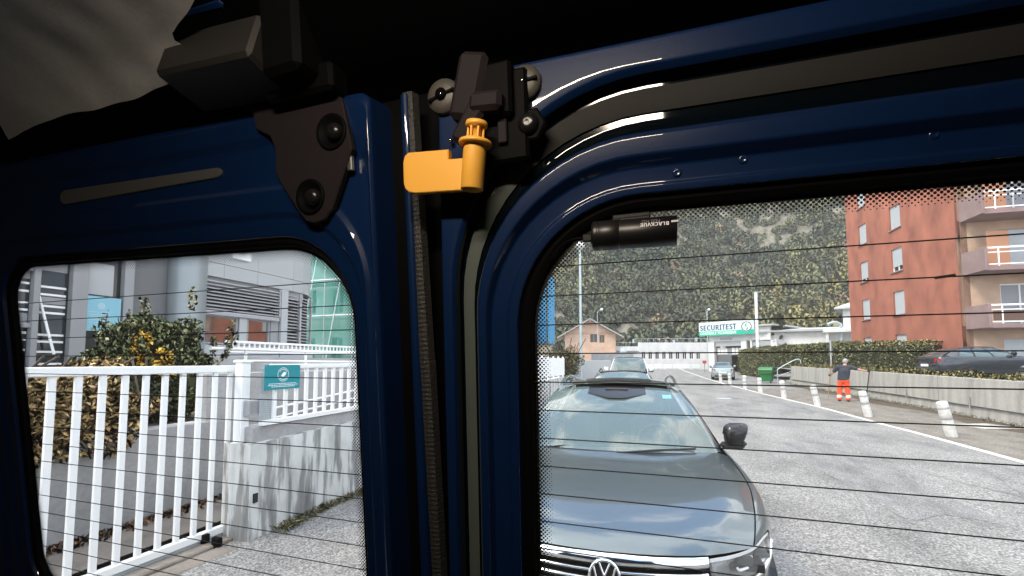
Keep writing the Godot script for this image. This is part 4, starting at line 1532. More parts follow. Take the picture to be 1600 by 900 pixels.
func scaffold_block() -> void:
	var b := thing("scaffolded_building", "pale building wrapped in green netting and scaffolding beyond the grey office", "building", Vector3(-12.0, 0.3, -20.0))
	# walls: front towards us and long side along the road
	var holes := []
	for i in 4:
		for j in 3:
			holes.append(Rect2(0.9 + 2.0 * i, 1.4 + 2.9 * j, 1.0, 1.5))
	part(b, "front_wall", wall_holes(8.5, 10.5, holes, 0.25), M.white_plaster, Vector3(-9.5, 0, -1.2))
	for h in holes:
		var w := part(b, "window", pane_of(h), M.dark_window, Vector3(h.get_center().x - 9.5, h.get_center().y, -1.43))
		part(w, "window_frame", frame_of(Rect2(-h.size / 2, h.size), 0.06, 0.05, 1), M.white_paint, Vector3(0, 0, 0.03))
	part(b, "building_core", bx(Vector3(8.4, 10.4, 19.0)), M.white_plaster, Vector3(-5.3, 5.2, -11.05))
	part(b, "roof_slab", bx(Vector3(9.4, 0.3, 20.4)), M.roof_grey, Vector3(-5.2, 10.7, -11.0))
	# scaffold tubes
	for i in 6:
		part(b, "scaffold_standard", rod(0.03, 11.0, 8), M.galvanised, Vector3(-9.5 + 1.9 * i, 0, 0.24))
	for i in 11:
		part(b, "scaffold_standard", rod(0.03, 11.0, 8), M.galvanised, Vector3(0.2, 0, -0.2 - 2.2 * i))
	for j in 5:
		part(b, "scaffold_ledger", bx(Vector3(9.8, 0.05, 0.05)), M.white_paint, Vector3(-4.7, 2.0 + 2.0 * j, 0.29))
		part(b, "scaffold_deck", bx(Vector3(9.6, 0.06, 0.9)), M.galvanised, Vector3(-4.7, 1.9 + 2.0 * j, -0.55))
		part(b, "scaffold_ledger", bx(Vector3(0.05, 0.05, 22.4)), M.galvanised, Vector3(0.25, 2.0 + 2.0 * j, -11.2))
		part(b, "scaffold_brace", tubes([[Vector3(-9.5 + 1.9 * j, 0.2, 0.33), Vector3(-9.5 + 1.9 * (j + 1), 10.0, 0.33)]], 0.024, 6), M.white_paint)
	# nets hung on it, each length a sheet of its own
	var cn := noise(0.7, FastNoiseLite.TYPE_SIMPLEX_SMOOTH, 2, 77)
	for k in [[-9.4, 0.0, 4.1, 11.0], [-5.3, 0.0, 4.1, 11.0], [-1.1, 0.0, 1.3, 11.0]]:
		part(b, "green_net", net_sheet(k[2], k[3], cn, k[0]), M.green_net, Vector3(k[0], 0.1, 0.12))
	for k in 5:
		part(b, "green_net", net_sheet(4.2, 10.6, cn, 30.0 + k), M.green_net, Vector3(0.32, 0.3, -4.4 * k - 0.1), Vector3(0, PI / 2, 0))
	part(b, "blue_net", net_sheet(3.0, 7.2, cn, 55.0), M.blue_net, Vector3(1.15, 3.3, -23.4), Vector3(0, PI / 2, 0))
	part(b, "blue_net", net_sheet(1.6, 7.2, cn, 58.0), M.blue_net, Vector3(-0.6, 3.3, -23.3))

func net_sheet(w: float, h: float, n: FastNoiseLite, sd: float) -> Geo:
	var g := Geo.new()
	g.smooth()
	var rows := []
	for i in 23:
		var row := []
		for j in 13:
			var x := w * j / 12.0
			var y := h * i / 22.0
			row.append(Vector3(x, y, 0.06 * n.get_noise_2d(x + sd, y) * sin(PI * fmod(y, 2.0) / 2.0)))
		rows.append(row)
	g.grid(rows)
	return g

# ---------------------------------------------------------------- right of the road
func right_side() -> void:
	# bollards, each leaning as it was knocked
	var spots := [[6.40, -13.22, 11.0, 0.84], [6.12, -16.86, 10.0, 0.82], [5.60, -19.8, 10.5, 0.82], [5.22, -23.0, 6.0, 0.80], [4.72, -25.4, 3.0, 0.80], [4.46, -28.2, 1.0, 0.80], [4.18, -31.8, 3.0, 0.80], [3.98, -34.8, 4.0, 0.80]]
	var words := ["nearest white bollard, leaning with chipped grey bands", "second white bollard from the van, leaning before the worker's tool", "third white bollard from the van, left of the worker", "fourth white bollard from the van, by the steps", "fifth white bollard from the van, before the green bin", "sixth white bollard from the van, behind the silver car's corner", "seventh white bollard from the van, at the silver car's bumper", "farthest white bollard, at the silver car's rear wheel"]
	var b0 := thing("bollard", words[0], "bollard", Vector3.ZERO, 0.0, "white bollards along the road edge")
	var g := Geo.new()
	g.smooth()
	g.lathe([Vector2(0.108, 0.0), Vector2(0.108, 0.74), Vector2(0.104, 0.79), Vector2(0.085, 0.815), Vector2(0.05, 0.823), Vector2(0.0, 0.825)], Transform3D(), 24)
	part(b0, "bollard_body", g, M.bollard_paint)
	for y in [[0.40, 0.10], [0.64, 0.05]]:
		g = Geo.new()
		g.smooth()
		g.lathe([Vector2(0.107, y[0]), Vector2(0.1095, y[0] + 0.002), Vector2(0.1095, y[0] + y[1]), Vector2(0.107, y[0] + y[1] + 0.002)], Transform3D(), 24)
		part(b0, "band", g, mat("worn_band", Color(0.36, 0.35, 0.34), 0.7))
	for i in spots.size():
		var s: Array = spots[i]
		var b: Node3D = b0 if i == 0 else copy(b0, Vector3.ZERO, 0.0, words[i])
		b.position = Vector3(s[0], gh(s[1]) - 0.01, s[1])
		b.rotation = Vector3(0, 0.3 * i, deg_to_rad(s[2]))
		b.rotation_order = EULER_ORDER_ZYX
		b.scale = Vector3.ONE * (s[3] / 0.82)
	# retaining wall: footing, panels with joints, capping plants
	var rw := thing("retaining_wall", "long grey concrete retaining wall topped with creeping plants on the right", "wall")
	var line := [Vector3(9.35, 0, 2.0), Vector3(9.25, 0, -6.0), Vector3(9.12, 0, -14.0), Vector3(9.0, 0, -19.2), Vector3(8.68, 0, -24.2), Vector3(8.35, 0, -29.2), Vector3(8.05, 0, -33.6)]
	for i in line.size() - 1:
		var a: Vector3 = line[i]
		var b: Vector3 = line[i + 1]
		var d := (b - a).normalized()
		a += d * 0.012
		b -= d * 0.012
		var n := Vector3(-d.z, 0, d.x)
		if n.x > 0.0:
			n = -n
		g = Geo.new()
		var ya := gh(a.z)
		var yb := gh(b.z)
		var sec := func(p: Vector3, y: float) -> Array:
			return [p + Vector3(0, y + 0.36, 0), p + Vector3(0, y + 1.19, 0) , p + Vector3(0, y + 1.21, 0) - n * 0.015, p + Vector3(0, y + 1.21, 0) - n * 0.25, p + Vector3(0, y + 0.36, 0) - n * 0.25]
		var sa: Array = sec.call(a, ya)
		var sb: Array = sec.call(b, yb)
		g.grid([sa, sb], true)
		for e in [sa, sb]:
			g.tri(e[0], e[1], e[2])
			g.tri(e[0], e[2], e[3])
			g.tri(e[0], e[3], e[4])
		part(rw, "wall_panel", g, M.concrete)
	g = Geo.new()
	var rows := []
	for p in line:
		var y := gh(p.z)
		rows.append([p + Vector3(0.03, y - 0.2, 0), p + Vector3(0.075, y + 0.30, 0), p + Vector3(0.11, y + 0.365, 0), p + Vector3(0.3, y + 0.365, 0)])
	g.grid(rows, false, true)
	part(rw, "wall_footing", g, M.concrete)
	for k in [[-15.0, 0.0], [-17.6, 0.0], [-21.0, 0.0], [-26.0, 0.0]]:
		part(rw, "drain_pipe", tubes([[Vector3(wall_x(k[0]) - 0.03, gh(k[0]) + 0.25, k[0]), Vector3(wall_x(k[0]) - 0.03, gh(k[0]) + 0.62, k[0])]], 0.022, 8), M.frame_grey)
	# raised parking ground behind the wall
	g = Geo.new()
	g.smooth()
	rows = []
	for i in 26:
		var z := lerpf(2.0, -46.0, i / 25.0)
		rows.append([Vector3(wall_x(z) + 0.2, gh(z) + 0.95, z), Vector3(40.0, gh(z) + 0.95, z)])
	g.grid(rows)
	struct("parking_ground", g, M.asphalt)
	# creeping plants on the wall top
	var ivy := leaf_cloud(41, 11000, func(rr: RandomNumberGenerator):
		var z := -8.0 - 25.5 * rr.randf()
		var u := rr.randf()
		return Vector3(wall_x(z) + 0.02 + 0.75 * u, gh(z) + 1.20 + (0.06 + 0.20 * sin(PI * minf(u * 1.2, 1.0)) * (0.7 + 0.3 * sin(z * 2.3))) * rr.randf(), z), 0.085, [Color(0.15, 0.15, 0.05), Color(0.25, 0.21, 0.075), Color(0.33, 0.25, 0.085), Color(0.10, 0.115, 0.04), Color(0.20, 0.18, 0.06)], 0.5, Vector3(9.3, -3, -20))
	stuff(single("creeping_plants", ivy, M.leaf, "yellow green creeping plants growing along the retaining wall top", "plants"))
	g = Geo.new()
	rows = []
	for i in 30:
		var z := lerpf(0.0, -33.4, i / 29.0)
		rows.append([Vector3(wall_x(z) + 0.14, gh(z) + 1.20, z), Vector3(wall_x(z) + 0.5, gh(z) + 1.27, z), Vector3(wall_x(z) + 1.2, gh(z) + 0.96, z)])
	g.grid(rows, false, true)
	struct("planting_bed", g, M.soil)
	# weeds and dirt at the foot of the wall
	var weeds := leaf_cloud(42, 1500, func(rr: RandomNumberGenerator):
		var z := -9.0 - 24.0 * rr.randf()
		return Vector3(wall_x(z) - 0.05 - 0.35 * rr.randf() * rr.randf(), gh(z) + 0.02 + 0.07 * rr.randf(), z), 0.08, [Color(0.13, 0.13, 0.05), Color(0.20, 0.17, 0.08), Color(0.16, 0.11, 0.06)], 0.2, Vector3(9, -2, -20))
	stuff(single("weeds", weeds, M.grass, "sparse weeds and dead leaves at the foot of the retaining wall", "weeds"))
	var dirt := strip(-8.0, -33.0, 1.0, func(z): return wall_x(z) - 0.75 - 0.25 * sin(z * 1.1) , func(z): return wall_x(z), 0.004)
	struct("dirt_strip", dirt, M.soil)
	single("cover_slab", disc_slab(), M.concrete, "pale flat slab lying on the pavement by the nearest bollard", "slab", Vector3(8.2, gh(-15.2) + 0.012, -15.4), 0.4)
	# steps with a bent handrail at the end of the wall
	var st := thing("stone_steps", "short flight of concrete steps at the end of the retaining wall", "steps", Vector3(8.15, gh(-35.5), -35.2))
	for i in 5:
		part(st, "step", bx(Vector3(0.42 * (5 - i) / 2.0 + 0.4, 0.19, 1.5), 0.012), M.concrete, Vector3(0.9 - 0.0 + 0.105 * i, 0.095 + 0.19 * i, 0))
	var hr := thing("bent_handrail", "bent grey tube handrail rising beside the concrete steps", "handrail", Vector3(7.5, gh(-35.0), -34.6))
	part(hr, "rail_tube", tubes([cmr([Vector3(0, 0.0, 0), Vector3(0, 0.85, 0), Vector3(0.08, 1.0, 0), Vector3(0.95, 1.55, 0), Vector3(1.35, 1.62, 0), Vector3(1.4, 1.2, 0), Vector3(1.4, 0.5, 0)], 5)], 0.035, 8), M.galvanised)
	part(hr, "mid_rail", tubes([[Vector3(0, 0.45, 0), Vector3(1.4, 1.1, 0)]], 0.022, 8), M.galvanised)
	# clipped hedge round the corner of the lot
	hedge("clipped_hedge", "long clipped green hedge between the silver car and the red building", [Vector3(8.0, 0.42, -50.0), Vector3(8.3, 0.42, -46.0), Vector3(10.0, 1.1, -38.5), Vector3(11.2, 1.15, -35.2), Vector3(14.75, 1.1, -31.3)], [2.45, 2.55, 1.85, 1.85, 1.80])
	red_block()

func disc_slab() -> Geo:
	var g := Geo.new()
	g.box(Vector3.ZERO, Vector3(1.1, 0.035, 0.9), 0.01)
	return g

func wall_x(z: float) -> float:
	var line := [[2.0, 9.35], [-6.0, 9.25], [-14.0, 9.12], [-19.2, 9.0], [-24.2, 8.68], [-29.2, 8.35], [-33.6, 8.05], [-46.0, 8.6]]
	for i in line.size() - 1:
		if z <= line[i][0] and z >= line[i + 1][0]:
			return lerpf(line[i][1], line[i + 1][1], (z - line[i][0]) / (line[i + 1][0] - line[i][0]))
	return line[-1][1]

func hedge(called: String, label: String, path: Array, high: Array) -> void:
	var h := thing(called, label, "hedge")
	var tones := [Color(0.178, 0.209, 0.070), Color(0.256, 0.279, 0.101), Color(0.116, 0.143, 0.050), Color(0.357, 0.341, 0.132), Color(0.434, 0.403, 0.186)]
	var core := Geo.new()
	for i in path.size() - 1:
		var a: Vector3 = path[i]
		var b: Vector3 = path[i + 1]
		var d := (b - a).normalized()
		var n := d.cross(Vector3.UP).normalized()
		var ha: float = high[i]
		var hb: float = high[i + 1]
		var A := [a + n * 0.5, a + n * 0.5 + Vector3(0, ha - 0.2, 0), a - n * 0.5 + Vector3(0, ha - 0.2, 0), a - n * 0.5]
		var B := [b + n * 0.5, b + n * 0.5 + Vector3(0, hb - 0.2, 0), b - n * 0.5 + Vector3(0, hb - 0.2, 0), b - n * 0.5]
		core.grid([A, B], true)
		core.quad(A[0], A[1], A[2], A[3])
		core.quad(B[0], B[1], B[2], B[3])
		part(h, "foliage", leaf_cloud(50 + i, int(1100 * a.distance_to(b)) + 900, func(rr: RandomNumberGenerator):
			var u := rr.randf()
			var side := rr.randf_range(-1.0, 1.0)
			var v := rr.randf()
			var hh := lerpf(ha, hb, u)
			var which := rr.randf()
			var bulge := 0.06 * sin(u * 40.0 + i) * sin(v * 5.0)
			if which < 0.36:
				v = 1.0
			elif which < 0.72:
				side = -1.0
			else:
				side = 1.0
			var corner := pow(absf(side), 6.0) * pow(v, 10.0)
			return a.lerp(b, u) + n * side * (0.68 + bulge - 0.16 * corner) + Vector3(0, v * hh - 0.22 * corner + bulge, 0) + ball(rr) * 0.05 + d * ((rr.randf() - 0.5) * 0.5), 0.105, tones, 0.5, (a + b) / 2 + Vector3(0, ha * 0.4, 0)), M.leaf)
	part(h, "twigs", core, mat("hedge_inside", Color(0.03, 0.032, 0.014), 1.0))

func red_block() -> void:
	var o := thing("apartment_building", "terracotta red apartment building with shuttered windows and mauve balconies", "building", Vector3(14.5, 0.8, -42.4), deg_to_rad(-86.6))
	var holes := []
	var drop := []
	for j in 5:
		var y := 4.05 + 2.87 * (j - 1)
		holes.append(Rect2(1.93, y + 0.05, 1.17, 1.52))
		drop.append([0.5, 0.0, 0.22, 0.0, 0.0][j])
		holes.append(Rect2(6.18, y - 0.0, 1.25, 1.55))
		drop.append([0.6, 0.0, 0.30, 0.0, 0.0][j])
	part(o, "side_wall", wall_holes(12.7, 17.0, holes, 0.16), M.red_plaster)
	for i in holes.size():
		var r: Rect2 = holes[i]
		var c := r.get_center()
		var w := part(o, "window", pane_of(r), M.dark_window, Vector3(c.x, c.y, -0.15))
		part(w, "window_frame", frame_of(Rect2(-r.size / 2, r.size), 0.07, 0.05, 1), M.white_paint, Vector3(0, 0, 0.03))
		var sh: float = r.size.y - 0.08 - drop[i]
		part(w, "roller_shutter", shutter_of(r.size.x - 0.08, sh), M.shutter, Vector3(0, r.size.y / 2 - 0.04 - sh / 2, 0.065))
		part(w, "sill", bx(Vector3(r.size.x + 0.14, 0.07, 0.16), 0.01), M.mauve_plaster, Vector3(0, -r.size.y / 2 - 0.035, 0.16))
	# front with recessed cream wall and balconies
	var f := 12.7
	var fh := []
	for j in 5:
		fh.append(Rect2(1.55, 2.75 + 2.87 * j - 2.87 + 0.1, 1.7, 2.15))
		fh.append(Rect2(4.4, 2.75 + 2.87 * j - 2.87 + 0.1, 1.7, 2.15))
	var front := part(o, "front_wall", wall_holes(9.0, 17.0, fh, 0.14), M.cream_plaster, Vector3(f, 0, 0), Vector3(0, PI / 2, 0))
	for i in fh.size():
		var r: Rect2 = fh[i]
		var c := r.get_center()
		var turn := Basis(Vector3.UP, PI / 2)
		var at := Vector3(f, 0, 0) + turn * Vector3(c.x, c.y, -0.13)
		var closed: bool = i == 4 or i == 0 or i == 9
		var w := part(o, "balcony_door", pane_of(r), M.curtain if i % 4 == 2 else M.dark_window, at, Vector3(0, PI / 2, 0))
		part(w, "door_frame", frame_of(Rect2(-r.size / 2, r.size), 0.07, 0.05, 1), M.print_white if not closed else M.louver, Vector3(0, 0, 0.03))
		if closed:
			part(w, "roller_shutter", shutter_of(r.size.x - 0.08, r.size.y - 0.1), M.shutter, Vector3(0, 0, 0.065))
	for j in 5:
		var y := 2.72 + 2.87 * (j - 0) + 0.0
		if j == 4:
			y = 2.72 + 2.87 * 4
		var t := Transform3D(Basis(Vector3.UP, PI / 2), Vector3(f, 0, 0))
		var bal := func(called: String, s: Vector3, c: Vector3, m: Material, bev := 0.01):
			return part(o, called, bx(s, bev), m, t * c, Vector3(0, PI / 2, 0))
		bal.call("balcony_slab", Vector3(6.9, 0.22, 1.55), Vector3(3.55, y + 0.0, 0.775), M.mauve_plaster)
		bal.call("balcony_side", Vector3(0.12, 1.18, 1.62), Vector3(0.06, y + 0.50, 0.812), M.mauve_plaster)
		bal.call("balcony_side", Vector3(0.12, 1.18, 1.62), Vector3(7.02, y + 0.50, 0.812), M.mauve_plaster)
		bal.call("balcony_divider", Vector3(0.9, 1.9, 0.05), Vector3(1.0, y + 1.06, 0.9), mat("orange_screen", Color(0.42, 0.20, 0.11), 0.7)) if j > 0 else null
		bal.call("hand_rail", Vector3(6.75, 0.09, 0.05), Vector3(3.55, y + 1.03, 1.52), M.white_paint, 0.008)
		bal.call("mid_rail", Vector3(6.75, 0.05, 0.03), Vector3(3.55, y + 0.80, 1.52), M.white_paint, 0.005)
		bal.call("foot_rail", Vector3(6.75, 0.06, 0.04), Vector3(3.55, y + 0.20, 1.52), M.white_paint, 0.005)
		for k in 5:
			bal.call("rail_post", Vector3(0.05, 0.92, 0.05), Vector3(0.6 + 1.45 * k, y + 0.56, 1.52), M.white_paint, 0.005)
		if j == 0:
			bal.call("parapet_panel", Vector3(6.6, 0.5, 0.02), Vector3(3.55, y + 0.50, 1.50), mat("brown_panel", Color(0.10, 0.05, 0.03), 0.4), 0.003)
	part(o, "wall_lamp", bx(Vector3(0.10, 0.14, 0.10), 0.02), M.frame_grey, Vector3(12.78, 7.6, -0.95))
	part(o, "building_core", bx(Vector3(12.2, 17.0, 8.2)), M.cream_plaster, Vector3(6.4, 8.5, -4.6))
	part(o, "roof_slab", bx(Vector3(13.4, 0.3, 9.6), 0.02), M.roof_grey, Vector3(6.4, 17.15, -4.4))
	front.set_meta("label", "cream recessed front wall")

# ---------------------------------------------------------------- the end of the street
func far_street() -> void:
	test_centre()
	# long white building
	var o := thing("white_building", "long low white building with a row of small windows and roof railing", "building", Vector3(-6.6, 0.55, -63.2), deg_to_rad(18.0))
	var holes := []
	for i in 9:
		holes.append(Rect2(4.15 + 0.955 * i, 1.55, 0.56, 1.05))
	holes.append(Rect2(1.6, 1.6, 0.9, 0.5))
	part(o, "front_wall", wall_holes(13.6, 3.25, holes, 0.15), M.white_plaster)
	for h in holes:
		var w := part(o, "window", pane_of(h), M.dark_window, Vector3(h.get_center().x, h.get_center().y, -0.14))
		part(w, "window_frame", frame_of(Rect2(-h.size / 2, h.size), 0.05, 0.04, 1), M.white_paint, Vector3(0, 0, 0.03))
	part(o, "raised_wall", bx(Vector3(9.9, 0.62, 0.3), 0.01), M.white_plaster, Vector3(8.7, 3.56, -0.16))
	part(o, "building_core", bx(Vector3(13.4, 3.2, 7.6)), M.white_plaster, Vector3(6.8, 1.6, -4.2))
	part(o, "roof_slab", bx(Vector3(13.5, 0.12, 8.0), 0.01), M.roof_light, Vector3(6.8, 3.3, -4.3))
	part(o, "canopy_line", bx(Vector3(3.6, 0.10, 0.25), 0.01), M.roof_grey, Vector3(1.9, 2.65, 0.12))
	for k in 2:
		part(o, "roof_rail", bx(Vector3(10.4 if k else 3.0, 0.05, 0.05)), M.galvanised, Vector3(8.5 if k else 1.6, 4.45 if k else 3.9, -0.5))
	for i in 13:
		part(o, "rail_post", bx(Vector3(0.04, 0.62, 0.04)), M.galvanised, Vector3(3.5 + 0.83 * i, 4.15, -0.5))
		part(o, "rail_brace", tubes([[Vector3(3.5 + 0.83 * i, 4.4, -0.5), Vector3(4.1 + 0.83 * i, 3.85, -1.0)]], 0.025, 6), M.galvanised)
	for q in [[3.3, 4.35], [9.0, 4.25], [12.2, 4.55]]:
		part(o, "roof_vent", rod(0.16, 0.55, 12), M.galvanised, Vector3(q[0], q[1] - 0.5, -0.9))
	# things standing along its front
	var pal := thing("white_barrier", "row of low white barrier boards along the long white building", "barrier", Vector3(-2.0, gh(-60.0), -60.6), deg_to_rad(15.0))
	for i in 6:
		part(pal, "board", bx(Vector3(1.05, 0.55, 0.06), 0.01), M.print_white, Vector3(0.4 + 1.2 * i, 0.55, 0))
		part(pal, "foot", bx(Vector3(0.08, 0.30, 0.4), 0.01), M.galvanised, Vector3(0.4 + 1.2 * i, 0.15, 0))
	# peach house with gable towards us
	var h := thing("gabled_house", "peach rendered house with a broad gable behind the street lamp", "house", Vector3(-11.56, 0.6, -55.0), deg_to_rad(12.0))
	var hw := [Rect2(3.15, 3.55, 0.95, 1.2), Rect2(4.3, 3.5, 0.65, 1.0), Rect2(0.9, 1.2, 0.9, 1.1)]
	var g := wall_holes(6.3, 4.6, hw, 0.15)
	g.tri(Vector3(0, 4.6, 0), Vector3(3.15, 6.35, 0), Vector3(6.3, 4.6, 0))
	part(h, "gable_wall", g, M.peach_plaster)
	for r in hw:
		var w := part(h, "window", pane_of(r), M.dark_window, Vector3(r.get_center().x, r.get_center().y, -0.14))
		part(w, "window_frame", frame_of(Rect2(-r.size / 2, r.size), 0.07, 0.04, 1), M.wood, Vector3(0, 0, 0.03))
	part(h, "building_core", bx(Vector3(6.2, 4.6, 8.0)), M.peach_plaster, Vector3(3.15, 2.3, -4.3))
	for s in [-1.0, 1.0]:
		g = Geo.new()
		var e := Vector3(3.15 + s * 4.1, 4.22, 0.7)
		var p := Vector3(3.15, 6.55, 0.7)
		for z in [0.0]:
			g.quad(e, p, p - Vector3(0, 0, 9.6), e - Vector3(0, 0, 9.6))
			g.quad(e - Vector3(0, 0.14, 0), p - Vector3(0, 0.14, 0), p - Vector3(0, 0.14, 9.6), e - Vector3(0, 0.14, 9.6))
			g.quad(e, p, p - Vector3(0, 0.14, 0), e - Vector3(0, 0.14, 0))
			g.quad(e, e - Vector3(0, 0.14, 0), e - Vector3(0, 0.14, 9.6), e - Vector3(0, 0, 9.6))
		part(h, "roof_slope", g, M.roof_light)
		for k in 3:
			part(h, "purlin_end", bx(Vector3(0.16, 0.18, 0.75), 0.01), M.cream_plaster, Vector3(3.15 + s * (0.9 + 1.15 * k), 5.92 - 0.65 * k, 0.35))
	part(h, "purlin_end", bx(Vector3(0.16, 0.18, 0.75), 0.01), M.cream_plaster, Vector3(3.15, 6.2, 0.35))
	single("yard_wall", bx(Vector3(4.6, 2.2, 0.25), 0.02), M.grey_render, "blank grey yard wall in front of the peach house", "wall", Vector3(-5.2, 1.55, -50.0), deg_to_rad(15.0))
	single("white_gate_panel", bx(Vector3(3.4, 1.7, 0.1), 0.02), M.panel_light, "pale boarded yard gate left of the parked white pickup", "gate", Vector3(-5.6, 1.0, -36.5), deg_to_rad(10.0))
	# white boards on the end of the left wall
	var wf := thing("board_fence", "solid white board fence at the far end of the stained concrete wall", "fence", Vector3(-3.9, 1.1, -13.2))
	for i in 6:
		part(wf, "board", bx(Vector3(0.04, 0.70, 0.845), 0.006), M.print_white, Vector3(0, 0.44, -0.43 - 0.86 * i))
	for i in 7:
		part(wf, "fence_post", bx(Vector3(0.06, 0.86, 0.06), 0.006), M.white_paint, Vector3(-0.05, 0.42, -0.86 * i))
	# lamps and poles
	lamp_post("street_lamp", "thick pale galvanised street lamp before the peach house", Vector3(-5.2, 0.1, -30.0), 9.15, 0.115, Vector3(0.0, 0.25, 0.0), 1.1)
	lamp_post("street_lamp", "thin distant street lamp at the peach house's right corner", Vector3(-6.8, 0.4, -50.2), 7.0, 0.045, Vector3(0.5, 0.08, 0.1), 0.6)
	lamp_post("street_lamp", "small lamp just behind the left end of the test centre sign", Vector3(5.8, 0.5, -63.5), 7.8, 0.07, Vector3(0.25, 0.2, 0.1), 0.6)
	var mp := thing("white_mast", "tall plain white mast at the right end of the green sign", "mast", Vector3(9.57, 0.45, -52.2))
	part(mp, "mast_shaft", rod(0.14, 8.6, 14), M.print_white)
	part(mp, "mast_cap", bx(Vector3(0.75, 0.06, 0.25), 0.01), M.galvanised, Vector3(0.15, 8.63, 0))
	var cp := thing("curved_pipe", "grey vent pipe with a curved top above the low garage roof", "pipe", Vector3(16.9, 2.2, -53.2))
	part(cp, "pipe", tubes([cmr([Vector3(0.45, 0, 0), Vector3(0.45, 2.9, 0), Vector3(0.35, 3.35, 0), Vector3(-0.15, 3.55, 0), Vector3(-0.7, 3.35, 0.0)], 5)], 0.14, 10), M.galvanised)
	var rs := thing("round_road_sign", "back of a round road sign on a thin post left of the white pickup", "road sign", Vector3(-2.7, gh(-33.9), -33.9), deg_to_rad(10.0))
	part(rs, "sign_post", rod(0.03, 2.45, 8), M.galvanised)
	part(rs, "sign_disc", disc([Vector2(0.0, -0.01), Vector2(0.26, -0.01), Vector2(0.27, 0.0), Vector2(0.26, 0.01), Vector2(0.0, 0.01)], Vector3(0, 2.25, 0.05), 24), M.galvanised)
	var sp := thing("sign_post", "narrow grey sign post standing before the clipped hedge", "sign", Vector3(9.6, 1.25, -31.2), deg_to_rad(60.0))
	part(sp, "post_shaft", rod(0.045, 1.75, 10), M.galvanised)
	part(sp, "sign_plate", bx(Vector3(0.24, 0.55, 0.02), 0.004), M.louver, Vector3(0, 1.4, 0.05))
	part(sp, "sign_plate", bx(Vector3(0.30, 0.22, 0.02), 0.004), M.louver, Vector3(0.05, 0.95, 0.05))
	# shrubs and trees
	var t := thing("roadside_bush", "yellowing bush around the foot of the street lamp", "bush", Vector3(-5.6, 0.3, -26.2))
	part(t, "crown", leaf_cloud(61, 5200, func(rr: RandomNumberGenerator):
		var v := ball(rr) * pow(rr.randf(), 0.35)
		var q := Vector3(v.x * 1.35, v.y * 1.25, v.z * 1.2)
		q *= 0.8 + 0.25 * sin(q.x * 5.0 + 2.0) * sin(q.y * 4.0 + q.z * 3.0)
		return q + Vector3(0, 1.25, 0), 0.13, [Color(0.16, 0.145, 0.04), Color(0.22, 0.185, 0.05), Color(0.10, 0.11, 0.04), Color(0.13, 0.12, 0.055)], 0.45, Vector3(0, 1, 0)), M.leaf)
	var br := []
	for k in 16:
		var a := k * 2.4
		br.append([Vector3(0, 0, 0), Vector3(0.35 * cos(a), 1.1, 0.35 * sin(a)), Vector3((0.6 + 0.06 * k) * cos(a + 0.3), 1.9 + 0.07 * k, (0.6 + 0.05 * k) * sin(a + 0.3))])
	part(t, "trunk", tubes(br, 0.025, 6), M.bark)
	var c := thing("conifer", "open crowned dark conifer rising behind the clipped hedge", "tree", Vector3(12.3, 0.5, -55.5))
	part(c, "trunk", tubes([[Vector3.ZERO, Vector3(0.05, 3.5, 0), Vector3(0.0, 6.8, 0)]], [0.16, 0.10, 0.03], 8), M.bark)
	var limbs := []
	var r := RandomNumberGenerator.new()
	r.seed = 5
	for k in 46:
		var y := 1.6 + 5.0 * k / 46.0
		var a := k * 2.399
		var l := lerpf(1.75, 0.35, k / 46.0) * r.randf_range(0.75, 1.15)
		limbs.append([Vector3(0, y, 0), Vector3(l * cos(a), y + 0.25 * l, l * sin(a))])
	part(c, "limbs", tubes(limbs, 0.025, 5), M.bark)
	part(c, "crown", leaf_cloud(62, 5200, func(rr: RandomNumberGenerator):
		var q: Array = limbs[rr.randi() % limbs.size()]
		return q[0].lerp(q[1], pow(rr.randf(), 0.6)) + ball(rr) * 0.16, 0.20, [Color(0.055, 0.072, 0.04), Color(0.085, 0.10, 0.055), Color(0.04, 0.055, 0.032), Color(0.12, 0.125, 0.065)], 0.3, Vector3(0, 3, 0)), M.leaf)
	var rb := thing("russet_bush", "low russet bush over the hedge before the red building", "bush", Vector3(13.2, 0.9, -40.5))
	part(rb, "crown", leaf_cloud(63, 2600, func(rr: RandomNumberGenerator):
		var v := ball(rr) * pow(rr.randf(), 0.35)
		return Vector3(v.x * 1.5, 1.5 + v.y * 1.0, v.z * 1.2), 0.13, [Color(0.16, 0.12, 0.055), Color(0.22, 0.15, 0.07), Color(0.12, 0.11, 0.05)], 0.5, Vector3(0, 1, 0)), M.leaf)
	part(rb, "stem", tubes([[Vector3.ZERO, Vector3(0, 1.2, 0)]], 0.06, 6), M.bark)
	# pale house behind the red block
	var wh := thing("hipped_house", "white house with a grey hipped roof behind the red building", "house", Vector3(23.6, 0.9, -71.5), deg_to_rad(-20.0))
	var hh := [Rect2(0.8, 5.4, 1.0, 1.4), Rect2(3.2, 5.4, 1.0, 1.4), Rect2(0.8, 2.4, 1.0, 1.4)]
	part(wh, "front_wall", wall_holes(8.0, 8.3, hh, 0.15), M.white_plaster)
	for q in hh:
		part(wh, "window", pane_of(q), M.dark_window, Vector3(q.get_center().x, q.get_center().y, -0.14))
	part(wh, "building_core", bx(Vector3(7.9, 8.2, 7.6)), M.white_plaster, Vector3(4.0, 4.1, -4.1))
	g = Geo.new()
	var q := [Vector3(-0.9, 8.2, 0.9), Vector3(8.9, 8.2, 0.9), Vector3(8.9, 8.2, -8.9), Vector3(-0.9, 8.2, -8.9)]
	for i in 4:
		g.tri(q[i], Vector3(4.0, 10.4, -4.0), q[(i + 1) % 4])
		g.quad(q[i], q[(i + 1) % 4], q[(i + 1) % 4] - Vector3(0, 0.22, 0), q[i] - Vector3(0, 0.22, 0))
	part(wh, "roof", g, M.roof_light)
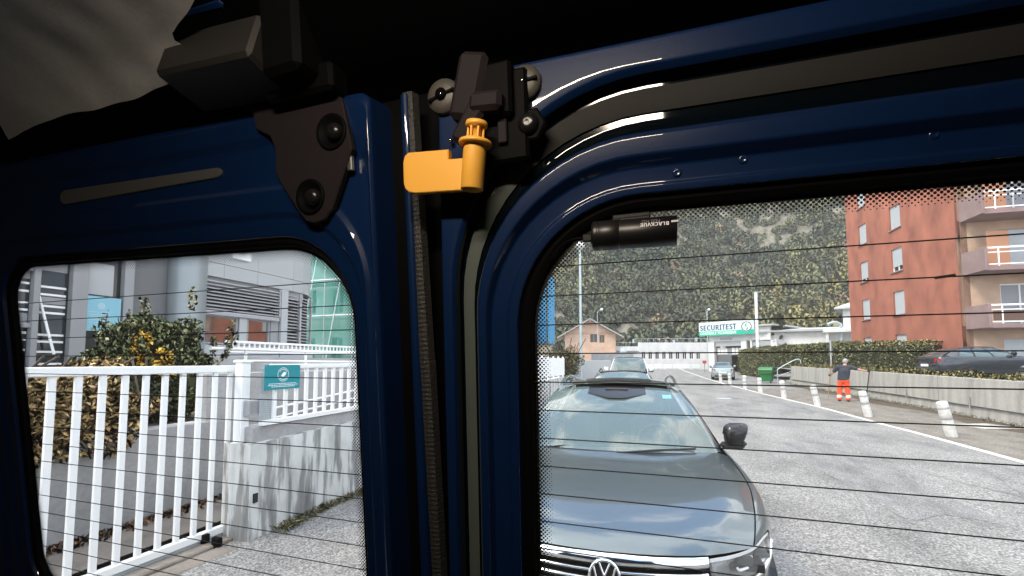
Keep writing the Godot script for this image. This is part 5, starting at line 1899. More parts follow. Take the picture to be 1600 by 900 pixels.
	# wheelie container
	var b := thing("waste_bin", "green plastic waste bin with domed lid in front of the hedge", "bin", Vector3(6.95, gh(-34.8), -35.2), deg_to_rad(-25.0))
	b.scale = Vector3(0.9, 0.95, 0.9)
	g = Geo.new()
	g.flat()
	g.grid([[Vector3(-0.36, 0.12, 0.30), Vector3(-0.36, 0.12, -0.30), Vector3(0.36, 0.12, -0.30), Vector3(0.36, 0.12, 0.30)], [Vector3(-0.47, 0.92, 0.38), Vector3(-0.47, 0.92, -0.38), Vector3(0.47, 0.92, -0.38), Vector3(0.47, 0.92, 0.38)]], true)
	part(b, "bin_body", g, M.bin_green)
	part(b, "bin_rim", bx(Vector3(1.02, 0.07, 0.84), 0.02), M.bin_green, Vector3(0, 0.93, 0))
	g = Geo.new()
	g.smooth()
	var rows := []
	for k in 7:
		var a := PI * k / 6.0
		rows.append([Vector3(-0.49, 0.965 + 0.22 * sin(a) , 0.40 * cos(a)), Vector3(0.49, 0.965 + 0.22 * sin(a), 0.40 * cos(a))])
	g.grid(rows, false, true)
	for s in [0, 1]:
		g.flat()
		for k in 6:
			g.tri(Vector3(-0.49 if s == 0 else 0.49, 0.965, 0), rows[k][s], rows[k + 1][s])
	part(b, "lid", g, M.bin_green)
	part(b, "front_lip", bx(Vector3(0.8, 0.05, 0.10), 0.01), M.bin_green, Vector3(0, 0.72, 0.40))
	for s in [-1, 1]:
		var wl := part(b, "wheel", rod(0.10, 0.06, 14), M.tyre, Vector3(s * 0.32 - 0.03, 0.10, 0.2))
		wl.rotation.z = -PI / 2

func lamp_post(called: String, label: String, at: Vector3, h: float, r: float, arm: Vector3, head: float) -> void:
	var o := thing(called, label, "street lamp", at)
	part(o, "post_shaft", tubes([[Vector3.ZERO, Vector3(0, h * 0.5, 0), Vector3(0, h, 0)]], [r, r * 0.85, r * 0.7], 14), M.galvanised)
	part(o, "lamp_arm", tubes([cmr([Vector3(0, h - 0.1, 0), Vector3(arm.x * 0.3, h + arm.y * 0.8, arm.z * 0.3), Vector3(arm.x + 0.02, h + arm.y, arm.z)], 4)], r * 0.5, 8), M.galvanised)
	var g := Geo.new()
	g.smooth()
	g.lathe([Vector2(0.0, 0.10 * head), Vector2(0.16 * head, 0.12 * head), Vector2(0.30 * head, 0.30 * head), Vector2(0.30 * head, 0.38 * head), Vector2(0.18 * head, 0.52 * head), Vector2(0.0, 0.56 * head)], Transform3D(Basis(), Vector3(arm.x, h + arm.y - 0.1 * head, arm.z)), 18)
	part(o, "lamp_head", g, M.print_white)

func test_centre() -> void:
	var o := thing("test_centre", "vehicle test garage with white columns and open bays under the green sign", "building", Vector3(4.47, 0.55, -58.3), deg_to_rad(-33.2))
	part(o, "fascia", bx(Vector3(6.9, 1.55, 0.35), 0.02), M.white_plaster, Vector3(4.3, 4.35, -0.75))
	for c in [[1.15, 0.75], [4.95, 0.62], [5.75, 0.22], [8.1, 0.6]]:
		part(o, "column", bx(Vector3(c[1], 3.6, 0.6), 0.02), M.white_plaster, Vector3(c[0], 1.78, -0.72))
	# first bay
	part(o, "bay_lintel", bx(Vector3(3.0, 0.55, 0.12), 0.01), M.panel_light, Vector3(3.1, 3.28, -0.62))
	part(o, "bay_back", bx(Vector3(3.1, 3.6, 0.1)), M.dark_void, Vector3(3.1, 1.8, -3.2))
	for i in 7:
		part(o, "door_pane", bx(Vector3(0.36, 0.72, 0.02), 0.004), M.print_white if i != 3 else M.curtain, Vector3(1.82 + 0.425 * i, 2.45, -0.95))
	part(o, "door_leaf", bx(Vector3(1.7, 1.95, 0.06), 0.01), mat("door_dark", Color(0.12, 0.125, 0.13), 0.5), Vector3(2.45, 1.0, -0.98))
	part(o, "door_rail", bx(Vector3(3.0, 0.14, 0.08), 0.01), M.frame_grey, Vector3(3.1, 2.02, -0.95))
	part(o, "bay_sign", bx(Vector3(1.4, 0.26, 0.04), 0.005), M.panel_light, Vector3(2.9, 3.86, -0.55))
	# second bay and the long wing behind the hedge
	part(o, "bay_lintel", bx(Vector3(2.2, 0.5, 0.12), 0.01), M.panel_grey, Vector3(6.95, 3.2, -0.62))
	for i in 4:
		part(o, "door_pane", bx(Vector3(0.40, 0.9, 0.02), 0.004), M.print_white, Vector3(6.1 + 0.5 * i, 2.4, -0.9))
	part(o, "bay_back", bx(Vector3(2.3, 3.6, 0.1)), M.dark_void, Vector3(6.95, 1.8, -3.2))
	part(o, "building_core", bx(Vector3(7.2, 4.6, 6.0)), M.white_plaster, Vector3(4.4, 2.3, -6.4))
	part(o, "roof_slab", bx(Vector3(7.6, 0.18, 9.2), 0.02), M.roof_light, Vector3(4.5, 5.2, -4.8))
	var wing := thing("garage_wing", "long low grey garages with wide dark doors behind the conifer", "building", Vector3(10.4, 0.6, -55.2), deg_to_rad(-12.0))
	var holes := [Rect2(0.6, 0.1, 3.4, 2.9), Rect2(4.8, 0.1, 4.2, 2.9), Rect2(10.0, 2.2, 1.2, 0.9)]
	part(wing, "front_wall", wall_holes(12.5, 4.4, holes, 0.2), M.white_plaster)
	for h in [holes[0], holes[1]]:
		part(wing, "garage_door", bx(Vector3(h.size.x, 1.9, 0.06), 0.01), M.louver, Vector3(h.get_center().x, 2.05, -0.25))
		part(wing, "door_gap", bx(Vector3(h.size.x, 2.9, 0.05)), M.dark_void, Vector3(h.get_center().x, 1.55, -0.6))
	part(wing, "window", pane_of(holes[2]), M.dark_window, Vector3(10.6, 2.65, -0.18))
	part(wing, "building_core", bx(Vector3(12.4, 4.3, 6.4)), M.white_plaster, Vector3(6.25, 2.15, -4.0))
	var g := Geo.new()
	g.prism(PackedVector2Array([Vector2(0.5, 4.35), Vector2(0.5, 4.55), Vector2(-7.4, 5.2), Vector2(-7.4, 4.35)]), -0.2, 12.9, Transform3D(Basis(Vector3(0, 0, 1), Vector3.UP, Vector3(1, 0, 0)), Vector3.ZERO))
	part(wing, "roof", g, M.roof_light)
	var cn := thing("flat_canopy", "small flat white canopy beside the red building", "canopy", Vector3(18.6, 0.9, -54.0), deg_to_rad(-10.0))
	part(cn, "canopy_slab", bx(Vector3(5.2, 0.35, 3.0), 0.02), M.white_plaster, Vector3(0, 4.0, 0))
	for x in [-2.3, 0.2, 2.3]:
		part(cn, "canopy_column", bx(Vector3(0.25, 3.9, 0.25), 0.01), M.white_plaster, Vector3(x, 1.95, 1.2))
	# the sign
	var s := thing("garage_sign", "white and green sign board with SECURITEST lettering above the garage", "sign", Vector3(4.47, 4.85, -58.3) + Basis(Vector3.UP, deg_to_rad(-33.2)) * Vector3(3.2, 0.78, 0.1), deg_to_rad(-33.2))
	part(s, "sign_board", bx(Vector3(6.4, 1.62, 0.22), 0.02), mat("sign_white", Color(0.56, 0.66, 0.64), 0.5))
	part(s, "green_band", bx(Vector3(6.4, 0.52, 0.03), 0.005), M.green_print, Vector3(0, -0.55, 0.112))
	for k in [["SECURITEST", 0.62, 0.115, 0.14, M.navy_print], ["CONTROLE TECHNIQUE", 0.30, 0.128, -0.555, M.print_white]]:
		var tm := text(k[0], k[1], 0.015, true)
		var box := tm.get_aabb()
		var t := part(s, "lettering", tm, k[4], Vector3(-0.86, k[3], k[2]))
		t.scale = Vector3(4.3 / box.size.x, 1.0, 1.0)
		t.position -= Vector3(box.get_center().x * t.scale.x, box.get_center().y, 0.0)
	var e := Geo.new()
	e.smooth()
	e.lathe([Vector2(0.0, 0.0), Vector2(0.58, 0.0), Vector2(0.58, 0.012), Vector2(0.0, 0.012)], Transform3D(FACE, Vector3(2.42, 0.05, 0.122)), 36, true)
	part(s, "emblem_disc", e, M.print_white)
	e = Geo.new()
	e.smooth()
	e.lathe([Vector2(0.46, 0.0), Vector2(0.46, 0.014), Vector2(0.56, 0.014), Vector2(0.56, 0.0)], Transform3D(FACE, Vector3(2.42, 0.05, 0.13)), 36, true)
	e.flat()
	part(s, "emblem_ring", e, M.navy_print)
	e = Geo.new()
	for k in [[0.16, 1.0], [-0.16, -1.0]]:
		var pts := []
		for i in 9:
			var a := deg_to_rad(-80.0 + 220.0 * i / 8)
			pts.append(Vector3(2.42 + k[1] * 0.12 * cos(a) * -1.0, 0.05 + k[0] + 0.13 * sin(a) * k[1], 0.15))
		e.smooth()
		e.tube(pts, 0.055, 6)
	part(s, "emblem_letter", e, M.green_print)
	var kiosk := thing("red_box", "small red box on a post by the garage column", "box", Vector3(4.75, 0.55, -56.4))
	part(kiosk, "box_post", rod(0.05, 1.0, 8), M.frame_grey)
	part(kiosk, "box_case", bx(Vector3(0.42, 0.34, 0.25), 0.02), M.red_paint, Vector3(0, 1.15, 0))

# ---------------------------------------------------------------- cars: origin on the ground under the nose, nose towards +z
func mir(row: Array) -> Array:   # half section (centre outwards) to a whole one, left to right
	var o := []
	for i in range(row.size() - 1, 0, -1):
		o.append(Vector3(-row[i].x, row[i].y, row[i].z))
	if absf(row[0].x) > 0.001:
		o.append(Vector3(-row[0].x, row[0].y, row[0].z))
	o.append_array(row)
	return o

func thick_rows(rows: Array, per := 3) -> Array:   # smooth in both directions
	var a := []
	for r in rows:
		a.append(cmr(r, per))
	var out := []
	for i in a.size() - 1:
		for k in per:
			var row := []
			for j in a[0].size():
				row.append(a[i][j].cubic_interpolate(a[i + 1][j], a[maxi(i - 1, 0)][j], a[mini(i + 2, a.size() - 1)][j], float(k) / per))
			out.append(row)
	out.append(a[-1])
	return out

func sheet(rows: Array, flip := false) -> Geo:
	var g := Geo.new()
	g.smooth()
	g.grid(rows, false, flip)
	return g

func both(half: Array) -> Geo:   # a surface and its mirror image
	var g := Geo.new()
	g.smooth()
	g.grid(half, false, true)
	var m := []
	for r in half:
		var row := []
		for p in r:
			row.append(Vector3(-p.x, p.y, p.z))
		m.append(row)
	g.smooth(2)
	g.grid(m)
	return g

func car(called: String, label: String, paint: Material, at: Vector3, turn: float, p: Dictionary) -> Node3D:
	var o := thing(called, label, "car", at, turn, "cars along the street")
	var W: float = p.get("hw", 0.915)
	var X := W / 0.915
	var S: float = p.get("sc", 1.42) / 1.42
	var Y: float = p.get("hood", 1.0)
	var L: float = p.get("len", 4.75)
	var sr: float = p.get("sr", 2.55)
	var se: float = p.get("se", 4.15)
	var rf: float = p.get("roof", 1.47)
	var rh: float = p.get("rh", 0.60) * X
	var belt := 0.99 * Y
	var v := func(x: float, y: float, s: float) -> Vector3: return Vector3(x * X, y * Y, -s * S)
	var w := func(x: float, y: float, s: float) -> Vector3: return Vector3(x * X, y * Y, -s)
	# bonnet
	var hood := [
		[v.call(0, 0.795, 0.03), v.call(0.24, 0.797, 0.045), v.call(0.49, 0.797, 0.115), v.call(0.70, 0.80, 0.255)],
		[v.call(0, 0.862, 0.13), v.call(0.27, 0.862, 0.15), v.call(0.535, 0.864, 0.225), v.call(0.735, 0.848, 0.37)],
		[v.call(0, 0.918, 0.40), v.call(0.30, 0.918, 0.42), v.call(0.60, 0.930, 0.50), v.call(0.79, 0.902, 0.62)],
		[v.call(0, 0.968, 0.85), v.call(0.33, 0.968, 0.87), v.call(0.675, 0.982, 0.93), v.call(0.84, 0.950, 1.0)],
		[v.call(0, 1.015, 1.44), v.call(0.36, 1.012, 1.48), v.call(0.735, 1.015, 1.62), v.call(0.855, 0.985, 1.66)],
	]
	var hr := []
	for r in thick_rows(hood):
		hr.append(mir(r))
	part(o, "bonnet", sheet(hr), paint)
	part(o, "engine_bay", bx(Vector3(1.5 * X, 0.04, 1.2 * S)), M.car_black, Vector3(0, 0.70 * Y, -0.85 * S))
	# wings, flanks and tail
	var side := [
		[v.call(0.707, 0.80, 0.26), v.call(0.80, 0.815, 0.44), v.call(0.85, 0.79, 0.56), v.call(0.865, 0.66, 0.60), v.call(0.855, 0.45, 0.62), v.call(0.83, 0.25, 0.62)],
		[v.call(0.742, 0.846, 0.37), v.call(0.83, 0.855, 0.54), v.call(0.885, 0.80, 0.66), v.call(0.90, 0.66, 0.70), v.call(0.89, 0.45, 0.72), v.call(0.86, 0.25, 0.72)],
		[v.call(0.797, 0.900, 0.62), v.call(0.865, 0.905, 0.76), v.call(0.905, 0.84, 0.86), v.call(0.918, 0.66, 0.90), v.call(0.91, 0.45, 0.90), v.call(0.88, 0.25, 0.90)],
		[v.call(0.847, 0.948, 1.0), v.call(0.882, 0.945, 1.06), v.call(0.912, 0.86, 1.10), v.call(0.922, 0.66, 1.12), v.call(0.915, 0.45, 1.12), v.call(0.88, 0.25, 1.12)],
		[v.call(0.862, 0.983, 1.66), v.call(0.88, 0.98, 1.66), v.call(0.912, 0.89, 1.66), v.call(0.922, 0.66, 1.66), v.call(0.915, 0.45, 1.66), v.call(0.88, 0.25, 1.66)],
		[w.call(0.865, 0.99, lerpf(1.66 * S, L, 0.33)), w.call(0.88, 0.985, lerpf(1.66 * S, L, 0.33)), w.call(0.914, 0.89, lerpf(1.66 * S, L, 0.33)), w.call(0.924, 0.66, lerpf(1.66 * S, L, 0.33)), w.call(0.918, 0.45, lerpf(1.66 * S, L, 0.33)), w.call(0.88, 0.25, lerpf(1.66 * S, L, 0.33))],
		[w.call(0.845, 1.0, L - 0.75), w.call(0.868, 0.99, L - 0.75), w.call(0.905, 0.89, L - 0.75), w.call(0.915, 0.66, L - 0.75), w.call(0.905, 0.45, L - 0.75), w.call(0.87, 0.25, L - 0.75)],
		[w.call(0.78, 1.0, L - 0.24), w.call(0.815, 0.985, L - 0.22), w.call(0.85, 0.89, L - 0.20), w.call(0.87, 0.66, L - 0.20), w.call(0.865, 0.45, L - 0.22), w.call(0.83, 0.27, L - 0.25)],
		[w.call(0.70, 0.985, L - 0.10), w.call(0.73, 0.96, L - 0.07), w.call(0.74, 0.88, L - 0.04), w.call(0.75, 0.66, L), w.call(0.75, 0.45, L - 0.02), w.call(0.73, 0.28, L - 0.08)],
	]
	part(o, "body_side", both(thick_rows(side)), paint)
	var tail := []
	for q in side[-1]:
		tail.append([Vector3(-q.x, q.y, q.z), Vector3(-q.x * 0.5, q.y, q.z - 0.03), Vector3(0, q.y, q.z - 0.04), Vector3(q.x * 0.5, q.y, q.z - 0.03), Vector3(q.x, q.y, q.z)])
	part(o, "tail_panel", sheet(tail), paint)
	# front bumper with lower intake
	var nose := []
	for q in [[0.60, 0.0], [0.50, -0.01], [0.36, 0.0], [0.22, 0.06]]:
		nose.append(mir([v.call(0, q[0], 0.015 + q[1]), v.call(0.3, q[0], 0.03 + q[1]), v.call(0.55, q[0], 0.12 + q[1]), v.call(0.74, q[0], 0.30 + q[1]), v.call(0.86, q[0], 0.60)]))
	part(o, "front_bumper", sheet(nose, true), paint)
	part(o, "lower_intake", bx(Vector3(1.0 * X, 0.14, 0.06), 0.02), M.car_trim, Vector3(0, 0.38 * Y, -0.02))
	part(o, "underside", bx(Vector3(1.6 * X, 0.1, L - 0.9)), M.car_trim, Vector3(0, 0.26, -L / 2 - 0.1))
	# glasshouse
	var c0: Vector3 = v.call(0.79, 1.0, 1.70)
	var ws := []
	for k in 7:
		var t := k / 6.0
		var base := [v.call(0, 1.02, 1.45), v.call(0.40, 1.018, 1.50), v.call(0.79, 1.0, 1.70)]
		var top := [Vector3(0, rf - 0.01, -sr), Vector3(rh * 0.6, rf - 0.018, -sr - 0.03), Vector3(rh, rf - 0.05, -sr - 0.10)]
		var row := []
		for i in 3:
			var q: Vector3 = base[i].lerp(top[i], t)
			q.y += 0.035 * sin(PI * t)
			q.z += 0.03 * sin(PI * t)
			row.append(q)
		ws.append(mir(cmr(row, 4)))
	part(o, "windscreen", sheet(ws), M.wind_glass)
	var pillar := []
	for k in 7:
		var q: Vector3 = ws[k][-1]
		var out := Vector3(0.028 + 0.012 * (1.0 - k / 6.0), -0.005, -0.05)
		pillar.append([q + Vector3(-0.012, 0.002, 0.004), q + out * 0.5 + Vector3(0, 0.008, 0), q + out, q + out + Vector3(0.0, -0.03, -0.06)])
	part(o, "windscreen_pillar", both(pillar), paint)
	var rt := []
	var nr := 8
	for k in nr + 1:
		var t := float(k) / nr
		var s := lerpf(sr, se, t)
		var y: float = rf + p.get("bump", 0.035) * sin(PI * minf(t * 0.8 + 0.12, 1.0)) - 0.05 * t * t
		rt.append(mir([Vector3(0, y, -s), Vector3(rh * 0.6, y - 0.012, -s - 0.02 * (1.0 - t)), Vector3(rh * 0.95, y - 0.035, -s - 0.08 * (1.0 - t)), Vector3(rh * 1.03, y - 0.065, -s - 0.10 * (1.0 - t))]))
	part(o, "roof", sheet(rt), paint)
	if p.get("glass_roof", false):
		var pr := []
		for k in range(1, 6):
			var row := []
			for q in rt[k]:
				row.append(Vector3(q.x * 0.86, q.y + 0.006, q.z))
			pr.append(row.slice(1, 6))
		part(o, "roof_glass", sheet(pr), M.car_black)
	# side windows, one sheet per door
	var cuts := [0.0, 0.36, 0.70, 1.0]
	var s0 := 1.86 * S
	var s1 := minf(se + 0.18, L - 0.5)
	for k in 3:
		var half := []
		for t in [cuts[k] + 0.02, cuts[k + 1] - 0.02]:
			var s := lerpf(s0, s1, t)
			var top_s := maxf(lerpf(sr + 0.05, se - 0.05, t), sr + 0.12)
			half.append([Vector3(0.862 * X, belt + 0.01, -s), Vector3(lerpf(0.862 * X, rh, 0.5) + 0.025, (belt + rf) / 2 - 0.02, -(s + top_s) / 2), Vector3(rh * 1.03 + 0.004, rf - 0.085, -top_s)])
		part(o, "side_window", both(half), M.car_glass)
	for k in 4:
		var half := []
		for e in [-0.022, 0.022]:
			var t: float = cuts[k] + e
			var s := lerpf(s0, s1, t)
			var top_s := maxf(lerpf(sr + 0.05, se - 0.05, t), sr + 0.10)
			half.append([Vector3(0.860 * X, belt - 0.01, -s), Vector3(lerpf(0.862 * X, rh, 0.5) + 0.018, (belt + rf) / 2 - 0.02, -(s + top_s) / 2), Vector3(rh * 1.03, rf - 0.08, -top_s)])
		part(o, "door_pillar", both(half), M.car_black if k in [1, 2] else paint)
	var half := []
	for t in [0.0, 0.5, 1.0]:
		var s := lerpf(s1, L - 0.16, t)
		half.append([Vector3(lerpf(0.845, 0.73, t) * X, belt, -s), Vector3(lerpf(rh * 1.03, 0.66 * X, t), lerpf(rf - 0.10, belt, t), -lerpf(se, L - 0.16, t))])
	part(o, "rear_pillar", both(half), paint)
	var rg := []
	for k in 5:
		var t := k / 4.0
		var y := lerpf(rf - 0.06, belt + 0.0, t)
		var s := lerpf(se, L - 0.14, t) + 0.05 * sin(PI * t)
		rg.append([Vector3(-lerpf(rh, 0.72 * X, t), y - 0.02, -s), Vector3(-0.3 * X, y, -s - 0.03), Vector3(0.3 * X, y, -s - 0.03), Vector3(lerpf(rh, 0.72 * X, t), y - 0.02, -s)])
	part(o, "rear_window", sheet(rg), M.car_glass)
	# wheels
	for zz in [0.92 * S + 0.02, L - 0.95]:
		for sg in [-1, 1]:
			var wt := Transform3D(Basis(Vector3.BACK, -PI / 2 * sg), Vector3(sg * (W - 0.20), 0.32, -zz))
			var g := Geo.new()
			g.smooth()
			g.lathe([Vector2(0.20, 0.205), Vector2(0.27, 0.215), Vector2(0.31, 0.20), Vector2(0.32, 0.16), Vector2(0.32, 0.03), Vector2(0.30, 0.0)], wt, 28)
			var wh := part(o, "wheel", g, M.tyre)
			g = Geo.new()
			g.smooth()
			g.lathe([Vector2(0.0, 0.19), Vector2(0.04, 0.195), Vector2(0.06, 0.18), Vector2(0.18, 0.185), Vector2(0.205, 0.205), Vector2(0.215, 0.20)], wt, 28)
			part(wh, "rim", g, M.rim_metal)
			g = Geo.new()
			for k in 5:
				var a := TAU * k / 5
				g.box(Vector3(0.12 * cos(a), 0.187, 0.12 * sin(a)), Vector3(0.07, 0.012, 0.05), 0.0, wt)
			part(wh, "spoke_gap", g, M.car_black)
			var ar := Geo.new()
			ar.lathe([Vector2(0.0, 0.185), Vector2(0.375, 0.185), Vector2(0.375, 0.05)], wt, 28)
			part(o, "wheel_arch", ar, M.car_black)
	# mirrors
	for sg in [-1, 1]:
		var g := Geo.new()
		g.smooth()
		var mc := Vector3(sg * (0.915 * X + 0.06), belt + 0.125, -1.98 * S)
		var rows := []
		for k in 9:
			var a := PI * k / 8 - PI / 2
			var ring := []
			for j in 14:
				var b := TAU * j / 14
				ring.append(mc + Vector3((0.086 + 0.014 * cos(b)) * signf(sin(a)) * pow(absf(sin(a)), 0.55) + sg * 0.025 * cos(a) * cos(b), 0.100 * pow(absf(cos(a)), 0.5) * signf(cos(b)) * pow(absf(cos(b)), 0.75), 0.085 * pow(absf(cos(a)), 0.6) * sin(b)))
			rows.append(ring)
		g.grid(rows, true)
		var mm := part(o, "door_mirror", g, p.get("mirror", paint))
		g = Geo.new()
		g.box(Vector3(sg * (0.915 * X + 0.04), belt + 0.025, -1.99 * S), Vector3(0.19, 0.055, 0.10), 0.022)
		g.box(Vector3(sg * (0.915 * X + 0.09), belt + 0.05, -1.985 * S), Vector3(0.12, 0.05, 0.11), 0.02)
		part(mm, "mirror_arm", g, M.car_black)
	# lamps front and rear
	for sg in [-1, 1]:
		var f := func(a: Array) -> Array:
			var out := []
			for q in a:
				var e: Vector3 = v.call(q[0], q[1], q[2])
				e.x *= sg
				out.append(e)
			return out
		var top := cmr(f.call([[0.482, 0.784, 0.112], [0.60, 0.793, 0.175], [0.712, 0.800, 0.285], [0.79, 0.812, 0.42], [0.838, 0.800, 0.53]]), 5)
		var low := cmr(f.call([[0.50, 0.635, 0.10], [0.62, 0.615, 0.19], [0.74, 0.625, 0.30], [0.82, 0.67, 0.43], [0.855, 0.73, 0.545]]), 5)
		var back := []
		var upper := []
		var u2 := []
		var front := []
		for i in top.size():
			back.append([low[i] + Vector3(0, 0.0, -0.07), (low[i] + top[i]) / 2 + Vector3(0, 0, -0.085), top[i] + Vector3(0, -0.028, -0.05)])
			front.append([low[i], (low[i] + top[i]) / 2 + Vector3(sg * 0.012, 0, 0.022), top[i] + Vector3(0, -0.004, 0)])
			upper.append(top[i] + Vector3(0, -0.006, -0.004))
			u2.append(top[i] + Vector3(0, -0.028, -0.012))
		var hl := part(o, "headlight", sheet(back, sg > 0), M.lamp_inner)
		part(hl, "light_strip", sheet([upper, u2]), M.lamp_bar if p.get("detail", false) else M.chrome)
		if p.get("detail", false):
			for q in [[7, 0.45], [12, 0.55]]:
				var i: int = q[0]
				var b: Vector3 = top[i].lerp(low[i], q[1]) + Vector3(0, 0.012, -0.02)
				var dx: Vector3 = (top[i + 1] - top[i - 1]).normalized()
				part(hl, "led_bar", tubes([cmr([b - dx * 0.055 + Vector3(0, -0.012, 0), b - dx * 0.035 + Vector3(0, -0.026, 0.004), b + dx * 0.035 + Vector3(0, -0.026, 0.004), b + dx * 0.055 + Vector3(0, -0.008, 0), b + dx * 0.055 + Vector3(0, 0.022, 0)], 4)], 0.0065, 8), M.lamp_bar)
				var g := Geo.new()
				g.box(b + Vector3(0, 0.006, -0.012), Vector3(0.085, 0.05, 0.02), 0.008)
				part(hl, "lamp_module", g, M.car_trim)
			var lowbar := []
			for i in range(3, low.size()):
				lowbar.append(low[i].lerp(top[i], 0.16) + Vector3(0, 0.0, -0.01))
			part(hl, "lower_trim", tubes([lowbar], 0.014, 8), M.chrome)
		part(hl, "lens", sheet(front, sg > 0), M.lens_glass)
		var tl := []
		for q in [[0.86, 0.66], [0.86, 0.84], [0.84, 0.92]]:
			var y: float = q[1] * Y
			tl.append([Vector3(sg * q[0] * X * 1.005, y, -L + 0.215), Vector3(sg * 0.80 * X, y, -L + 0.075), Vector3(sg * 0.60 * X, y, -L + 0.005 - 0.02)])
		part(o, "tail_light", sheet(tl, sg < 0), M.tail_red)
	part(o, "number_plate", bx(Vector3(0.52, 0.11, 0.012), 0.003), M.plate_white, Vector3(0, 0.62 * Y, -L - 0.045))
	part(o, "rear_trim", bx(Vector3(1.3 * X, 0.10, 0.03), 0.01), M.car_trim, Vector3(0, 0.34, -L - 0.015))
	if p.get("rails", false):
		for sg in [-1, 1]:
			var pts := []
			for k in 9:
				var q: Vector3 = rt[mini(k, nr)][6 if sg > 0 else 0]
				pts.append(q + Vector3(-sg * 0.05, 0.075 * sin(PI * clampf(k / 8.0 * 0.98 + 0.01, 0, 1)) ** 0.3 + 0.015, 0.0))
			part(o, "roof_rail", tubes([cmr(pts, 3)], 0.016, 8), p.get("rail_mat", M.chrome))
	# grille
	if p.get("detail", false):
		var curve := func(y: float, off: float) -> Array:
			var out := []
			for i in 21:
				var x := lerpf(-0.475, 0.475, i / 20.0)
				out.append(Vector3(x * X, y * Y, -(0.035 + 0.36 * x * x) + off))
			return out
		var chrome := [curve.call(0.735, 0.012), curve.call(0.742, 0.03), curve.call(0.762, 0.034), curve.call(0.785, 0.018), curve.call(0.792, -0.005)]
		part(o, "grille_strip", sheet(chrome), M.chrome)
		part(o, "grille_back", sheet([curve.call(0.56, -0.06), curve.call(0.735, -0.05)]), M.car_black)
		for y in [0.70, 0.655, 0.61, 0.575]:
			part(o, "grille_bar", sheet([curve.call(y - 0.009, 0.0), curve.call(y - 0.005, 0.014), curve.call(y + 0.005, 0.014), curve.call(y + 0.009, -0.004)]), M.chrome)
		for y in [0.678, 0.632]:
			part(o, "grille_slat", sheet([curve.call(y - 0.011, -0.03), curve.call(y, -0.012), curve.call(y + 0.011, -0.03)]), M.car_black)
		# round badge: ring with a V above a W
		var bt := Transform3D(Basis(Vector3.RIGHT, deg_to_rad(-8.0)), Vector3(0, 0.693, 0.012))
		var g := Geo.new()
		g.smooth()
		g.lathe([Vector2(0.066, 0.0), Vector2(0.066, 0.010), Vector2(0.072, 0.015), Vector2(0.079, 0.012), Vector2(0.081, 0.0)], bt * Transform3D(FACE, Vector3.ZERO), 40)
		var bg := part(o, "badge_ring", g, M.chrome)
		g = Geo.new()
		g.lathe([Vector2(0.0, 0.004), Vector2(0.067, 0.004)], bt * Transform3D(FACE, Vector3.ZERO), 32)
		part(bg, "badge_field", g, M.car_black)
		g = Geo.new()
		g.smooth()
		for s in [[[-0.026, 0.062], [-0.002, 0.006], [0.002, 0.006], [0.026, 0.062]], [[-0.052, 0.042], [-0.026, -0.056], [-0.002, -0.004], [0.002, -0.004], [0.026, -0.056], [0.052, 0.042]]]:
			var pts := []
			for q in s:
				pts.append(bt * Vector3(q[0], q[1], 0.009))
			for i in pts.size() - 1:
				g.smooth()
				g.tube([pts[i], pts[i + 1]], 0.0058, 8)
		part(bg, "badge_letters", g, M.chrome)
	else:
		part(o, "grille", bx(Vector3(0.8 * X, 0.12, 0.05), 0.02), M.car_black, Vector3(0, 0.68 * Y, -0.03))
		part(o, "grille_bar", bx(Vector3(0.78 * X, 0.02, 0.03), 0.005), M.chrome, Vector3(0, 0.69 * Y, 0.0))
		part(o, "number_plate", bx(Vector3(0.52, 0.11, 0.012), 0.003), M.plate_white, Vector3(0, 0.48 * Y, 0.03))
	# inside
	var dash := Geo.new()
	dash.smooth()
	dash.grid([mir([v.call(0, 0.98, 1.46), v.call(0.4, 0.98, 1.52), v.call(0.78, 0.96, 1.72)]), mir([v.call(0, 0.985, 1.85), v.call(0.4, 0.985, 1.88), v.call(0.80, 0.96, 1.95)]), mir([v.call(0, 0.80, 2.0), v.call(0.4, 0.80, 2.0), v.call(0.80, 0.80, 2.05)])])
	part(o, "dashboard", dash, M.car_interior)
	part(o, "cabin_floor", bx(Vector3(1.6 * X, 0.05, L - 2.2 * S)), M.car_interior, Vector3(0, 0.42, -(L + 1.6 * S) / 2))
	var sh := sr + 0.35
	for x in [-0.36, 0.36]:
		var g := Geo.new()
		g.box(Vector3(x * X, 0.86, -sh), Vector3(0.48, 0.66, 0.16), 0.06)
		var st := part(o, "seat", g, M.car_seat)
		g = Geo.new()
		g.box(Vector3(x * X, 1.27, -sh - 0.03), Vector3(0.25, 0.17, 0.10), 0.04)
		part(st, "headrest", g, M.car_seat)
	var swc := Transform3D(Basis(Vector3.RIGHT, deg_to_rad(62.0)), Vector3(0.36 * X, 0.98 * Y, -2.10 * S))
	var ring := []
	for k in 25:
		var a := TAU * k / 24
		ring.append(swc * Vector3(0.185 * cos(a), 0, 0.185 * sin(a)))
	var sw := Geo.new()
	sw.smooth()
	sw.tube(ring, 0.016, 8)
	sw.flat()
	sw.box(Vector3.ZERO, Vector3(0.34, 0.02, 0.05), 0.008, swc)
	part(o, "steering_wheel", sw, M.car_interior)
